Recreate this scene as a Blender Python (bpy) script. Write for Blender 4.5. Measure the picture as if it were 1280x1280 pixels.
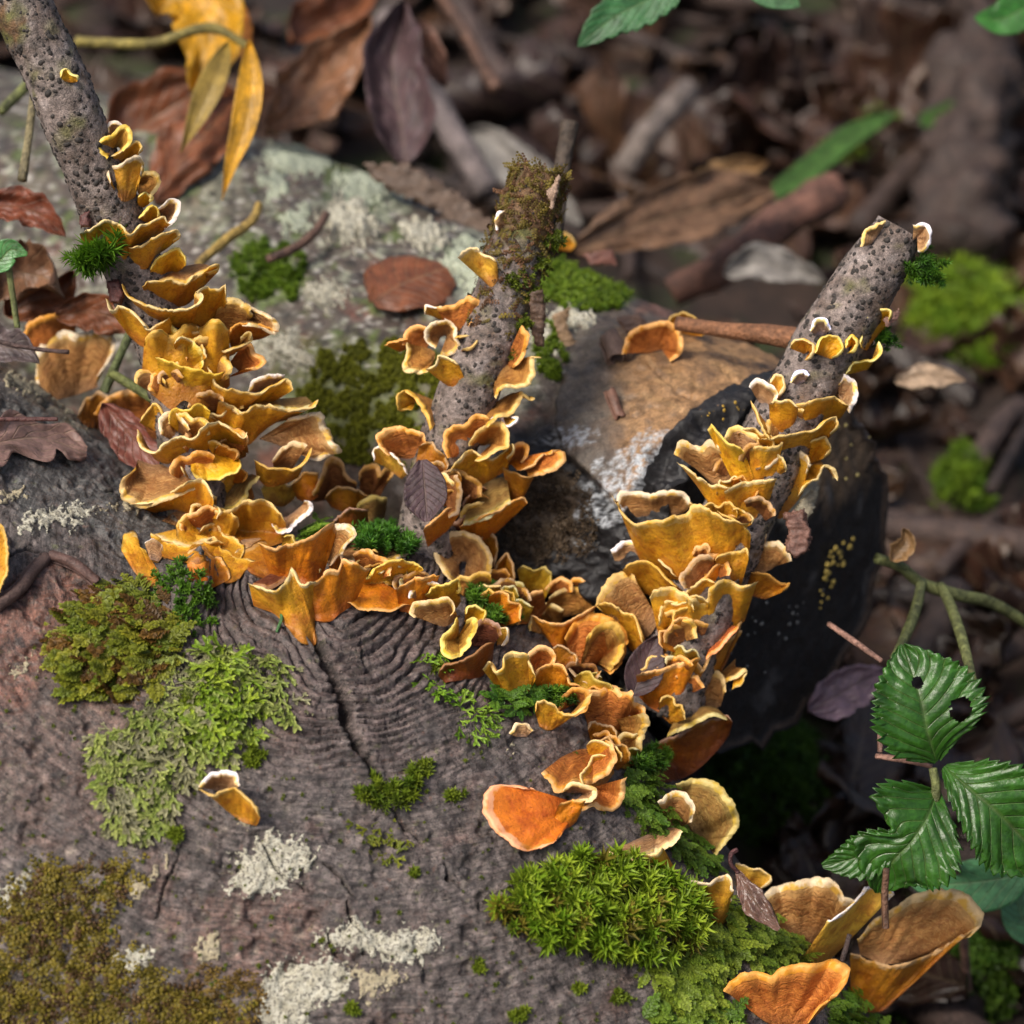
import bpy, math, random
import numpy as np
from mathutils import Vector, Matrix
from mathutils.bvhtree import BVHTree

# ------------------------------------------------------------------ clear
for o in list(bpy.data.objects): bpy.data.objects.remove(o, do_unlink=True)
scene = bpy.context.scene
COL = scene.collection
U = 0.01                                   # all numbers below are centimetres
random.seed(5)

# ------------------------------------------------------------------ camera
PITCH = math.radians(35.0); DIST = 75.0; PPC = 1280/36.0
VU = np.array([1.0, 0, 0]); VV = np.array([0, math.sin(PITCH), math.cos(PITCH)])
VW = np.array([0, -math.cos(PITCH), math.sin(PITCH)])
CAM = VW*DIST
cd = bpy.data.cameras.new('camera'); cam = bpy.data.objects.new('camera', cd); COL.objects.link(cam)
cam.location = CAM*U
cam.rotation_euler = (math.pi/2-PITCH, 0, 0)
cd.sensor_width = 36; cd.lens = 36/(36.0/DIST); cd.clip_start = 0.02; cd.clip_end = 400
cd.dof.use_dof = True; cd.dof.focus_distance = (DIST-1.5)*U; cd.dof.aperture_fstop = 8.4
scene.camera = cam

# ------------------------------------------------------------------ world, sun, exposure
SUN_EL, SUN_AZ = math.radians(56), math.radians(232)
w = bpy.data.worlds.new('World'); scene.world = w; w.use_nodes = True
nt = w.node_tree; bgn = nt.nodes['Background']
sky = nt.nodes.new('ShaderNodeTexSky'); sky.sky_type = 'NISHITA'; sky.sun_disc = False
sky.sun_elevation = SUN_EL; sky.sun_rotation = SUN_AZ
sky.air_density = 1.0; sky.dust_density = 6.0; sky.ozone_density = 0.6
nt.links.new(sky.outputs[0], bgn.inputs[0]); bgn.inputs[1].default_value = 0.065
sl = bpy.data.lights.new('sun', 'SUN'); so = bpy.data.objects.new('sun', sl); COL.objects.link(so)
sl.energy = 1.5; sl.angle = math.radians(18); sl.color = (1.0, 0.95, 0.87)
sd = Vector((math.sin(SUN_AZ)*math.cos(SUN_EL), math.cos(SUN_AZ)*math.cos(SUN_EL), math.sin(SUN_EL)))
so.rotation_euler = sd.to_track_quat('Z', 'Y').to_euler(); so.location = (0, 0, 5)
scene.view_settings.view_transform = 'Standard'; scene.view_settings.look = 'None'
scene.view_settings.gamma = 1.0; scene.view_settings.exposure = 1.28
scene.render.engine = 'CYCLES'

# ------------------------------------------------------------------ helpers: view maths
def v2w(p):
    p = np.asarray(p, float); return p[..., 0:1]*VU + p[..., 1:2]*VV + p[..., 2:3]*VW
def w2v(p):
    p = np.asarray(p, float); return np.stack([p@VU, p@VV, p@VW], -1)
def px2v(x, y, wd):
    x = np.asarray(x, float); y = np.asarray(y, float); wd = np.asarray(wd, float)+0*x
    k = (DIST-wd)/DIST
    return np.stack([(x-640)/PPC*k, (640-y)/PPC*k, wd], -1)
def at(x, y, wd): return v2w(px2v(x, y, wd))
def proj(P):
    v = w2v(P); k = DIST/(DIST-v[..., 2])
    return 640+v[..., 0]*PPC*k, 640-v[..., 1]*PPC*k
def ray(x, y):
    d = at(x, y, 0.0)-CAM; return Vector(CAM), Vector(d/np.linalg.norm(d))
def nrm(v): return v/np.maximum(np.linalg.norm(v, axis=-1, keepdims=True), 1e-9)

# ------------------------------------------------------------------ helpers: noise
_r = np.random.RandomState(11); _perm = np.tile(_r.permutation(256), 3).astype(np.int32)
_grad = nrm(_r.normal(size=(256, 3))).astype(np.float32)*1.6
_ga = _r.rand(256)*6.2832; _g2 = np.stack([np.cos(_ga), np.sin(_ga)], -1).astype(np.float32)*1.35
def perlin(P):
    X, Y, Z = (P[..., i].astype(np.float32) for i in range(3)); I = np.floor(X); J = np.floor(Y); K = np.floor(Z)
    X = X-I; Y = Y-J; Z = Z-K; I = I.astype(np.int32) & 255; J = J.astype(np.int32) & 255; K = K.astype(np.int32) & 255
    u = X*X*(3-2*X); v = Y*Y*(3-2*Y); w_ = Z*Z*(3-2*Z); out = 0
    for dx in (0, 1):
        pa = _perm[I+dx]; wx = u if dx else 1-u
        for dy in (0, 1):
            pb = _perm[pa+J+dy]; wy = wx*(v if dy else 1-v)
            for dz in (0, 1):
                g = _grad[_perm[pb+K+dz]]
                out = out+wy*(w_ if dz else 1-w_)*(g[..., 0]*(X-dx)+g[..., 1]*(Y-dy)+g[..., 2]*(Z-dz))
    return out
def perlin2(X, Y):
    X = X.astype(np.float32); Y = Y.astype(np.float32); I = np.floor(X); J = np.floor(Y)
    X = X-I; Y = Y-J; I = I.astype(np.int32) & 255; J = J.astype(np.int32) & 255; u = X*X*(3-2*X); v = Y*Y*(3-2*Y); out = 0
    for dx in (0, 1):
        pa = _perm[I+dx]; wx = u if dx else 1-u
        for dy in (0, 1):
            g = _g2[_perm[pa+J+dy]]; out = out+wx*(v if dy else 1-v)*(g[..., 0]*(X-dx)+g[..., 1]*(Y-dy))
    return out
def fbm(P, sc=1.0, oct=3, seed=0.0):
    P = np.asarray(P, float)*sc+seed*17.31+100; s = 0; a = 1.0; t = 0
    for i in range(oct): s = s+a*perlin(P); t += a; a *= .5; P = P*2.03+5.1
    return s/t
def n2(x, y, sc, oct=2, seed=0.0):
    x = np.asarray(x, float)*sc+seed*17.31+100; y = np.asarray(y, float)*sc+seed*9.17+50; s = 0; a = 1.0; t = 0
    for i in range(oct): s = s+a*perlin2(x, y); t += a; a *= .5; x = x*2.03+5.1; y = y*2.03+3.7
    return s/t
def sst(a, b, x): t = np.clip((x-a)/(b-a), 0, 1); return t*t*(3-2*t)
def cat(pts, n):
    P = np.asarray(pts, float)
    if len(P) == 1: return np.repeat(P, n, 0)
    d = np.r_[0, np.cumsum(np.linalg.norm(np.diff(P[:, :2], axis=0), axis=1)+1e-6)]
    t = np.linspace(0, d[-1], n); m = np.gradient(P, d, axis=0) if len(P) > 2 else np.repeat((P[1:]-P[:-1])/d[-1], 2, 0)
    i = np.clip(np.searchsorted(d, t, 'right')-1, 0, len(P)-2); h = (d[i+1]-d[i])[:, None]; s = ((t-d[i])[:, None])/h
    return (2*s**3-3*s**2+1)*P[i]+(s**3-2*s**2+s)*h*m[i]+(-2*s**3+3*s**2)*P[i+1]+(s**3-s**2)*h*m[i+1]
def ip(v, n):                             # resample a list of numbers
    v = np.atleast_1d(np.asarray(v, float))
    if len(v) == 1: return np.repeat(v, n)
    return cat(np.stack([np.linspace(0, 1, len(v)), 0*v, v], -1), n)[:, 2]
def pts(s): return [tuple(float(c) for c in q.split(',')) for q in s.split()]
def sdpoly(x, y, poly):
    P = np.asarray(poly, float); Q = np.roll(P, -1, 0); d = np.full(np.shape(x), 1e18); ins = np.zeros(np.shape(x), bool)
    for a, b in zip(P, Q):
        e = b-a; t = np.clip(((x-a[0])*e[0]+(y-a[1])*e[1])/max(e@e, 1e-9), 0, 1)
        d = np.minimum(d, (x-a[0]-t*e[0])**2+(y-a[1]-t*e[1])**2)
        c = (a[1] > y) != (b[1] > y); ins ^= c & (x < (b[0]-a[0])*(y-a[1])/((b[1]-a[1]) if b[1] != a[1] else 1e-9)+a[0])
    return np.where(ins, np.sqrt(d), -np.sqrt(d))
def sdline(x, y, poly):
    P = np.asarray(poly, float); d = np.full(np.shape(x), 1e18); tt = np.zeros(np.shape(x))
    for i, (a, b) in enumerate(zip(P[:-1], P[1:])):
        e = b-a; t = np.clip(((x-a[0])*e[0]+(y-a[1])*e[1])/max(e@e, 1e-9), 0, 1)
        q = (x-a[0]-t*e[0])**2+(y-a[1]-t*e[1])**2; m = q < d; d = np.where(m, q, d); tt = np.where(m, (i+t)/(len(P)-1), tt)
    return np.sqrt(d), tt
def ell(x, y, cx, cy, rx, ry, ang=0):
    c, s = math.cos(math.radians(ang)), math.sin(math.radians(ang)); X = (x-cx)*c+(y-cy)*s; Y = -(x-cx)*s+(y-cy)*c
    return 1-np.sqrt((X/rx)**2+(Y/ry)**2)

# ------------------------------------------------------------------ helpers: objects
def tag(o, label=None, cate=None, group=None, kind=None):
    if label: o['label'] = label
    if cate: o['category'] = cate
    if group: o['group'] = group
    if kind: o['kind'] = kind
    return o
def mesh(name, V, F, col=None, att=None, normals=None, smooth=True):
    V = np.asarray(V, float)*U; me = bpy.data.meshes.new(name)
    Fs = F if isinstance(F, list) else [F]; Fs = [np.asarray(f, np.int32) for f in Fs if len(f)]
    me.vertices.add(len(V)); me.vertices.foreach_set('co', V.astype(np.float32).ravel())
    tot = np.concatenate([np.full(len(f), f.shape[1], np.int32) for f in Fs]); lv = np.concatenate([f.ravel() for f in Fs])
    me.loops.add(len(lv)); me.loops.foreach_set('vertex_index', lv)
    me.polygons.add(len(tot)); me.polygons.foreach_set('loop_start', np.r_[0, np.cumsum(tot)[:-1]].astype(np.int32))
    me.polygons.foreach_set('loop_total', tot); me.polygons.foreach_set('use_smooth', np.full(len(tot), smooth, bool))
    me.update(calc_edges=True)
    if col is not None:
        c = np.ones((len(V), 4), np.float32); c[:, :3] = np.clip(col, 0, 1); a = me.attributes.new('Col', 'FLOAT_COLOR', 'POINT'); a.data.foreach_set('color', c.ravel())
    for k, v in (att or {}).items():
        a = me.attributes.new(k, 'FLOAT', 'POINT'); a.data.foreach_set('value', np.asarray(v, np.float32).ravel())
    if normals is not None: me.normals_split_custom_set_from_vertices(np.asarray(normals, np.float32))
    return me
def link(name, me, mat=None, parent=None, loc=(0, 0, 0)):
    o = bpy.data.objects.new(name, me); COL.objects.link(o); o.location = Vector(loc)*U
    if parent: o.parent = parent
    if mat and me is not None and not me.materials: me.materials.append(mat)
    return o
def mk(name, V, F, mat, parent=None, org=(0, 0, 0), **k):
    V = np.asarray(V, float)-np.asarray(org, float)
    return link(name, mesh(name, V, F, **k), mat, parent, (0, 0, 0) if parent else org)
def empty(name, loc):
    o = bpy.data.objects.new(name, None); COL.objects.link(o); o.location = Vector(np.asarray(loc, float))*U; o.empty_display_size = .01; return o
def gridf(n, m, wrap=False, off=0):        # quads of an n x m grid (m wraps)
    i = np.arange(n-1)[:, None]; j = np.arange(m if wrap else m-1)[None, :]; j2 = (j+1) % m
    return (np.stack([i*m+j+0*j2, i*m+j2, (i+1)*m+j2, (i+1)*m+j], -1).reshape(-1, 4)+off)
def bvh(V, F): return BVHTree.FromPolygons([Vector(v) for v in V], [tuple(int(i) for i in f) for f in F])

# ------------------------------------------------------------------ helpers: materials
class NT:
    def __init__(s, name):
        s.m = bpy.data.materials.new(name); s.m.use_nodes = True; s.t = s.m.node_tree; s.b = s.t.nodes['Principled BSDF']
        tc = s.t.nodes.new('ShaderNodeTexCoord'); mp = s.t.nodes.new('ShaderNodeVectorMath'); mp.operation = 'SCALE'; mp.inputs[3].default_value = 1/U
        s.l(tc.outputs['Object'], mp.inputs[0]); s.co = mp.outputs[0]
    def l(s, a, b): s.t.links.new(a, b)
    def put(s, sock, v):
        if isinstance(v, bpy.types.NodeSocket): s.l(v, sock)
        elif v is not None:
            if isinstance(v, (tuple, list)) and len(v) == 3 and sock.type == 'RGBA': v = (*v, 1)
            sock.default_value = v
    def noise(s, sc, det=4, rough=.6, co=None, dist=0):
        n = s.t.nodes.new('ShaderNodeTexNoise'); s.l(co or s.co, n.inputs['Vector']); n.inputs['Scale'].default_value = sc
        n.inputs['Detail'].default_value = det; n.inputs['Roughness'].default_value = rough; n.inputs['Distortion'].default_value = dist; return n.outputs['Fac']
    def vor(s, sc, feat='F1', co=None, rnd=1):
        n = s.t.nodes.new('ShaderNodeTexVoronoi'); n.feature = feat; s.l(co or s.co, n.inputs['Vector']); n.inputs['Scale'].default_value = sc; n.inputs['Randomness'].default_value = rnd; return n.outputs['Distance']
    def ramp(s, fac, stops):
        n = s.t.nodes.new('ShaderNodeValToRGB'); s.put(n.inputs[0], fac); e = n.color_ramp.elements
        while len(e) < len(stops): e.new(.5)
        for el, (p, c) in zip(e, stops):
            el.position = p; el.color = (c, c, c, 1) if isinstance(c, (int, float)) else (*c, 1)
        return n.outputs['Color']
    def mix(s, f, a, b, mode='MIX'):
        n = s.t.nodes.new('ShaderNodeMix'); n.data_type = 'RGBA'; n.blend_type = mode; s.put(n.inputs[0], f); s.put(n.inputs[6], a); s.put(n.inputs[7], b); return n.outputs[2]
    def math(s, op, a, b=None):
        n = s.t.nodes.new('ShaderNodeMath'); n.operation = op; s.put(n.inputs[0], a)
        if b is not None: s.put(n.inputs[1], b)
        return n.outputs[0]
    def attr(s, name, what='Color'):
        n = s.t.nodes.new('ShaderNodeAttribute'); n.attribute_name = name; return n.outputs[what]
    def oinfo(s, what): return s.t.nodes.new('ShaderNodeObjectInfo').outputs[what]
    def bump(s, h, strength, dist, prev=None):
        n = s.t.nodes.new('ShaderNodeBump'); n.inputs['Strength'].default_value = strength; n.inputs['Distance'].default_value = dist*U; s.put(n.inputs['Height'], h)
        if prev: s.l(prev, n.inputs['Normal'])
        return n.outputs[0]
    def out(s, col, rough=.6, normal=None, spec=.4, sss=0, coat=0):
        s.put(s.b.inputs['Base Color'], col); s.put(s.b.inputs['Roughness'], rough); s.put(s.b.inputs['Specular IOR Level'], spec)
        if normal: s.l(normal, s.b.inputs['Normal'])
        if coat: s.put(s.b.inputs['Coat Weight'], coat); s.b.inputs['Coat Roughness'].default_value = .15
        if sss: s.b.inputs['Transmission Weight'].default_value = 0
        return s.m
def wood_mat(name, var=.5, fine=3.0, bumps=((1.2, .5, .12), (6, .5, .05), (22, .4, .02)), rough=(.3, .75), obj=False, tint=None, spec=.4, coat=0):
    n = NT(name); c = n.oinfo('Color') if obj else (n.attr('Col') if tint is None else tint)
    f = n.noise(fine, 6, .7); c = n.mix(1.0, c, n.ramp(f, [(.28, 1-var), (.72, 1+var*.75)]), 'MULTIPLY')
    f2 = n.noise(fine*7, 3, .6); c = n.mix(1.0, c, n.ramp(f2, [(.3, 1-var*.6), (.7, 1+var*.5)]), 'MULTIPLY')
    nn = None
    for sc, st, d in bumps: nn = n.bump(n.noise(sc, 4, .65), st, d, nn)
    r = n.ramp(n.noise(fine*.8, 4, .7), [(.35, rough[0]), (.65, rough[1])])
    return n.out(c, r, nn, spec, coat=coat)
# ================================================================== the logs
class Log:
    def __init__(s, C0, a, e1, R, disp):
        s.C0 = np.asarray(C0, float); s.a = nrm(np.asarray(a, float)); s.e1 = np.asarray(e1, float); s.e1 = nrm(s.e1-(s.e1@s.a)*s.a)
        s.e2 = np.cross(s.a, s.e1); s.R = R; s.disp = disp
    def pos(s, S, T, r): return s.C0+S[..., None]*s.a+r[..., None]*(np.cos(T)[..., None]*s.e1+np.sin(T)[..., None]*s.e2)
    def surf(s, S, T):
        r0 = s.R(S, T); P0 = s.pos(S, T, r0); x, y = proj(P0); d = s.disp(P0, x, y, S, T)
        P = s.pos(S, T, r0+d); return P, x, y, r0+d
    def st(s, P):
        q = np.asarray(P, float)-s.C0; S = q@s.a; return S, np.arctan2(q@s.e2, q@s.e1)
    def mesh(s, S, T, wrap=True):
        SS, TT = np.meshgrid(S, T, indexing='ij'); P, x, y, r = s.surf(SS, TT); s.n, s.m = SS.shape
        s.V = P.reshape(-1, 3); s.F = gridf(s.n, s.m, wrap); s.px, s.py = proj(s.V); s.S = SS.ravel(); s.T = TT.ravel()
        # light version of the same surface to cast rays at
        k1 = max(1, s.n//170); k2 = max(1, s.m//170); Pc = P[::k1, ::k2]; s.tree = bvh(Pc.reshape(-1, 3), gridf(Pc.shape[0], Pc.shape[1], wrap))
    def hit(s, x, y, toward=(-.61, .79), tries=60):
        for i in range(tries):
            o, d = ray(x+toward[0]*i*4, y+toward[1]*i*4); h = s.tree.ray_cast(o, d)
            if h[0] is not None:
                P = np.array(h[0]); n = np.array(h[1])
                if n@VW < 0: n = -n
                if i: P = at(x, y, float(w2v(P)[2]))
                return P, n
        return None, None

def depth_map(lg, step=5):
    n = int(1500/step); D = np.full((n, n), np.nan)
    for i in range(n):
        for j in range(n):
            o, d = ray(-100+j*step, -100+i*step); h = lg.tree.ray_cast(o, d)
            if h[0] is not None: D[i, j] = np.array(h[0])@VW
    lg.D = D; lg.step = step
def depth_at(lg, x, y):
    fx_ = np.clip((np.asarray(x, float)+100)/lg.step, 0, lg.D.shape[1]-1.01); fy_ = np.clip((np.asarray(y, float)+100)/lg.step, 0, lg.D.shape[0]-1.01); j = fx_.astype(int); i = fy_.astype(int); a = fx_-j; b = fy_-i
    q = lg.D[i, j]*(1-a)*(1-b)+lg.D[i, j+1]*a*(1-b)+lg.D[i+1, j]*(1-a)*b+lg.D[i+1, j+1]*a*b; return np.where(np.isnan(q), lg.D[np.rint(fy_).astype(int), np.rint(fx_).astype(int)], q)
# ---- the near log, running down to the right
nA = np.array([.609, .793, 0])
SIL_S = [-60, -22, -12.7, -9.5, -6.4, -4.2, -.3, 3.6, 7, 9.9, 12.1, 16.4, 20.7, 60]
SIL_B = [0, 0, -.1, .9, 2.6, 4.3, 4.6, 4.6, 4.0, 2.9, 2.0, 1.2, 0, 0]
def RA(S, T):
    b = 0
    for k in (-1.5, -.75, 0, .75, 1.5): b = b+np.interp(S+k, SIL_S, SIL_B)/5
    g = np.exp(-((T-math.radians(88))/math.radians(46))**2)
    return 14+b*g
CRACKS = [(pts("386,778 398,812 420,850 430,880 432,905 446,930 462,955 476,986"), 7.0, 1.2),
          (pts("486,1000 500,1020 512,1036 524,1052"), 2.4, .4), (pts("404,1078 425,1095 440,1122"), 2.0, .3), (pts("432,1128 440,1150 452,1170"), 2.2, .3),
          (pts("330,1055 345,1085 362,1100 385,1112"), 1.6, .25), (pts("450,800 452,822 462,845"), 1.6, .25), (pts("408,1165 418,1190 440,1210"), 1.8, .25),
          (pts("555,1080 562,1098 575,1108"), 1.7, .3), (pts("225,1065 205,1110 195,1150"), 1.8, .2), (pts("115,600 130,612 150,617"), 1.6, .3), (pts("0,700 30,690 60,700"), 2, .2)]
def ringmask(x, y):
    dx = (x-428)/np.where(x > 428, .86, .80); dy = y-685; rho = np.sqrt(dx*dx+dy*dy)
    env = sst(55, 85, rho)*(1-sst(215, 330, rho+40*n2(x, y, 1/70., 2, 3)))*sst(-10, 50, dy)
    return rho, env
def dispA(P, x, y, S, T):
    rho, env = ringmask(x, y); k_ = 1-.65*env
    d = .32*fbm(P, .11, 2, 1)+.15*fbm(P, .42, 3, 2)+k_*(.16*fbm(P, 1.5, 3, 3)+.055*fbm(P, 4.2, 1, 4)-.20*sst(.15, .42, fbm(P, 1.1, 3, 5)))
    q = rho+13*n2(x, y, 1/75., 2, 5)+5*n2(x, y, 1/22., 2, 6); per = 12.5+2.5*n2(x, y, 1/120., 1, 8)
    f = (q/per) % 1.0; gv = np.exp(-((f-.5)/.13)**2)*sst(-.45, .15, n2(x, y, 1/38., 2, 7)); an = np.arctan2(y-685, x-428)
    cr_ = np.exp(-((((an*26+2.5*n2(x, y, 1/30., 2, 17)) % 1)-.5)/.10)**2)*sst(-.1, .3, n2(x, y, 1/15., 2, 18))
    d = d+env*(.16*((f+.5) % 1)-.28*gv-.09*cr_)
    # small cross-grain striations further down
    gr = (S*4.2+1.6*fbm(P, .9, 3, 9)+T*5); d = d+(1-env)*.012*np.sin(gr*3.1)*sst(.0, .4, n2(x, y, 1/60., 2, 15))*sst(700, 860, y)
    xw, yw, wn = x+3.2*n2(x, y, 1/13., 2, 11), y+3.2*n2(x, y, 1/11., 2, 12), 1+.5*n2(x, y, 1/18., 1, 14)
    for pl, wd, dep in CRACKS:
        ds, t = sdline(xw, yw, pl)
        ww = wd*(.45+.55*np.sin(np.clip(t*.9+.1, 0, 1)*math.pi))*wn; d = d-dep*np.exp(-(ds/ww)**4)+.05*np.exp(-((ds-ww*2)/ww)**2)
    k = ell(x, y, 232, 735, 50, 52); d = d+np.where(k > 0, 1, 0)*0+1.1*sst(0, .8, k)*(1+.8*n2(x, y, 1/18., 3, 21))     # the knob under the leaning branch
    k = ell(x, y, 262, 728, 12, 30, -15); d = d-.9*sst(0, .6, k)
    k = sdpoly(x, y, pts("-40,770 0,735 60,697 118,722 128,760 100,800 60,840 30,890 -40,900")); d = d-.10*sst(-2, 5, k)  # where the bark has peeled
    for cx, cy, r in ((212, 1012, 5), (455, 1190, 5), (497, 1055, 6), (560, 1098, 5), (300, 1085, 4), (85, 640, 4)): d = d-.3*sst(0, .8, ell(x, y, cx, cy, r, r*1.2))
    return d
logA = Log(v2w([-11.57, -17.9, -6.0]), v2w([.793, -.609, .03]), v2w([0, 0, 1]), RA, dispA)
if (logA.e2@v2w(nA)) < 0: logA.e2 = -logA.e2
Sg = np.r_[np.linspace(-62, -27, 24), np.linspace(-26.8, -14.2, 150), np.linspace(-14.1, 8, 370), np.linspace(8.1, 27, 200), np.linspace(27.4, 48, 18)]
Tg = np.radians(np.r_[np.linspace(-32, 18, 145), np.linspace(18.2, 76, 290), np.linspace(76.4, 120, 80), np.linspace(124, 322, 40)])
logA.mesh(Sg, Tg); depth_map(logA)

def mixc(c, m, k): m = np.clip(m, 0, 1)[:, None]; return c*(1-m)+np.array(k)*m
def colA(P, x, y):
    c = np.repeat([[.088, .070, .064]], len(P), 0)
    b = n2(x, y, 1/190., 3, 31); c = mixc(c, sst(-.1, .5, b)*.8, (.118, .098, .092))
    c = mixc(c, sst(.1, .5, n2(x, y, 1/80., 4, 32))*.55, (.15, .08, .06))
    c = mixc(c, sst(-.2, .6, ell(x, y, 60, 900, 190, 160)+.5*n2(x, y, 1/50., 3, 33))*.6, (.115, .068, .052))
    c = mixc(c, sst(0, .5, ell(x, y, 320, 1170, 130, 90)+.6*n2(x, y, 1/40., 3, 34))*.75, (.13, .072, .055))
    c = mixc(c, sst(0, .5, ell(x, y, 120, 600, 230, 110, 30)+.4*n2(x, y, 1/50., 3, 35))*.8, (.085, .088, .085))
    c = mixc(c, sst(-6, 6, sdpoly(x, y, pts("-40,770 0,735 60,697 118,722 128,760 100,800 60,840 30,890 -40,900"))+6*n2(x, y, 1/20., 2, 4)), (.145, .068, .048))
    rho, env = ringmask(x, y); c = mixc(c, env*.75, (.100, .072, .066))
    c = mixc(c, env*sst(.1, .5, n2(x, y, 1/30., 3, 37))*.6, (.16, .125, .115))
    c = mixc(c, sst(.12, .5, n2(x, y, 1/34., 3, 38))*.5, (.06, .055, .055))
    c = mixc(c, sst(.25, .6, n2(x, y, 1/26., 3, 39))*sst(900, 1000, y)*.6, (.26, .22, .17))
    c = mixc(c, sst(.0, .5, ell(x, y, 60, 480, 120, 40, 35)+.5*n2(x, y, 1/20., 3, 40))*.6, (.20, .17, .11))
    c = mixc(c, sst(.12, .4, n2(x, y, 1/15., 4, 41))*.8, (.035, .031, .030)); c = mixc(c, sst(.2, .45, n2(x, y, 1/9., 3, 46))*.55, (.17, .135, .115)); c = mixc(c, sst(.22, .5, n2(x*.8+y*.6, (y*.8-x*.6)*2.6, 1/30., 3, 47))*.5, (.20, .165, .15))
    c = mixc(c, sst(.33, .5, n2(x, y, 1/12., 3, 45))*.45, (.10, .115, .03))
    for pl, wd, dep in CRACKS:
        ds, t = sdline(x, y, pl); c = mixc(c, np.exp(-(ds/(wd*1.0))**4)*min(1, dep*1.6), (.016, .013, .012))
    return c
def wet_mat():
    n = NT('wet_log_surface'); c = n.attr('Col'); f = n.noise(2.2, 8, .72)
    c = n.mix(1.0, c, n.ramp(f, [(.34, .35), (.50, 1.0), (.66, 1.8)]), 'MULTIPLY'); c = n.mix(n.ramp(n.noise(7, 6, .75), [(.55, 0), (.64, .55)]), c, (.20, .16, .135)); c = n.mix(n.ramp(n.noise(9.5, 6, .75, dist=.4), [(.53, 0), (.60, .9)]), c, (.022, .018, .017))
    c = n.mix(n.ramp(n.noise(26, 4, .7), [(.58, 0), (.68, .4)]), c, (.26, .21, .18)); c = n.mix(n.ramp(n.noise(3.3, 6, .7), [(.60, 0), (.72, .5)]), c, (.20, .085, .05))
    cb = n.t.nodes.new('ShaderNodeCombineXYZ'); n.put(cb.inputs[0], n.math('MULTIPLY', n.attr('gr', 'Fac'), 5.5)); n.put(cb.inputs[1], n.math('MULTIPLY', n.attr('ga', 'Fac'), .9)); g = n.noise(1.0, 6, .7, co=cb.outputs[0], dist=.3)
    c = n.mix(1.0, c, n.ramp(g, [(.36, .38), (.50, 1.0), (.64, 1.45)]), 'MULTIPLY'); c = n.mix(n.ramp(g, [(.60, 0), (.70, .5)]), c, (.26, .20, .165))
    nn = n.bump(g, .8, .09)
    for sc, st, d in ((2.0, .8, .12), (7, .9, .06), (19, .8, .022), (48, .7, .008)): nn = n.bump(n.noise(sc, 5, .7), st, d, nn)
    return n.out(c, n.ramp(n.noise(4, 5, .7), [(.38, .22), (.60, .6)]), nn, .45)
M_LOGA = wet_mat()
near_log = empty('fallen_log', logA.C0-[0, 0, 14]); tag(near_log, 'large wet fallen log with ring ridges, cracks and three branch stubs rising from it', 'log')
_x = logA.px+22*n2(logA.px, logA.py, 1/140., 2, 95); _y = logA.py+22*n2(logA.px, logA.py, 1/140., 2, 96)-685; _x = (_x-428)*.8; _rh = np.hypot(_x, _y); GR_ = _rh/PPC; GA_ = np.arctan2(_x, _y)*np.maximum(_rh, 60)/PPC
tr = mk('trunk', logA.V, logA.F, M_LOGA, near_log, logA.C0-[0, 0, 14], col=colA(logA.V, logA.px, logA.py), att={'gr': GR_, 'ga': GA_})

# ---- the far log with the charred saw-cut end
RB_S = [0, 8, 16, 26, 36, 50, 90]; RB_R = [8.2, 9.0, 10.0, 11.6, 12.6, 13, 13]
AX = nrm(v2w([.70, -.26, .66])); CB = at(962, 718, -9.0)
def RBf(S, T):
    return np.interp(-S, RB_S, RB_R)*(1+.035*np.cos(2*T+.6))
FLAP = pts("700,560 690,500 720,440 780,405 850,398 930,418 985,440 990,468 930,492 868,520 822,556 800,590 775,640 745,600")
def dispB(P, x, y, S, T):
    d = .3*fbm(P, .16, 2, 41)+.24*fbm(P, .7, 3, 42)+.12*fbm(P, 2.4, 2, 43)
    sd_ = sdpoly(x+7*n2(x, y, 1/22., 3, 44), y+7*n2(x, y, 1/22., 3, 45), FLAP)
    rot = sst(-2, 8, -sd_)*sst(600, 700, x)*sst(-19, -12, S)*sst(455, 500, y); d = d-rot*(.75+.9*fbm(P, 1.1, 3, 46))
    for pl in ("900,455 915,470 940,480", "850,500 870,480 868,465", "812,452 830,470 845,485 870,498", "790,520 815,505 830,510"):
        ds, t = sdline(x+4*n2(x, y, 1/14., 2, 3), y+4*n2(x, y, 1/14., 2, 7), pts(pl)); d = d-.16*np.exp(-(ds/2.2)**2)*sst(-11, -4, S)
    return d
logB = Log(CB, AX, v2w([0, 0, 1]), RBf, dispB)
if (logB.e2@VV) < 0: logB.e2 = -logB.e2
SgB = np.r_[np.linspace(-75, -45, 20), np.linspace(-44.7, -10, 170), np.linspace(-9.9, 0, 110)]
TgB = np.radians(np.r_[np.linspace(-60, 130, 330), np.linspace(134, 296, 30)])
logB.mesh(SgB, TgB); depth_map(logB)
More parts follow.
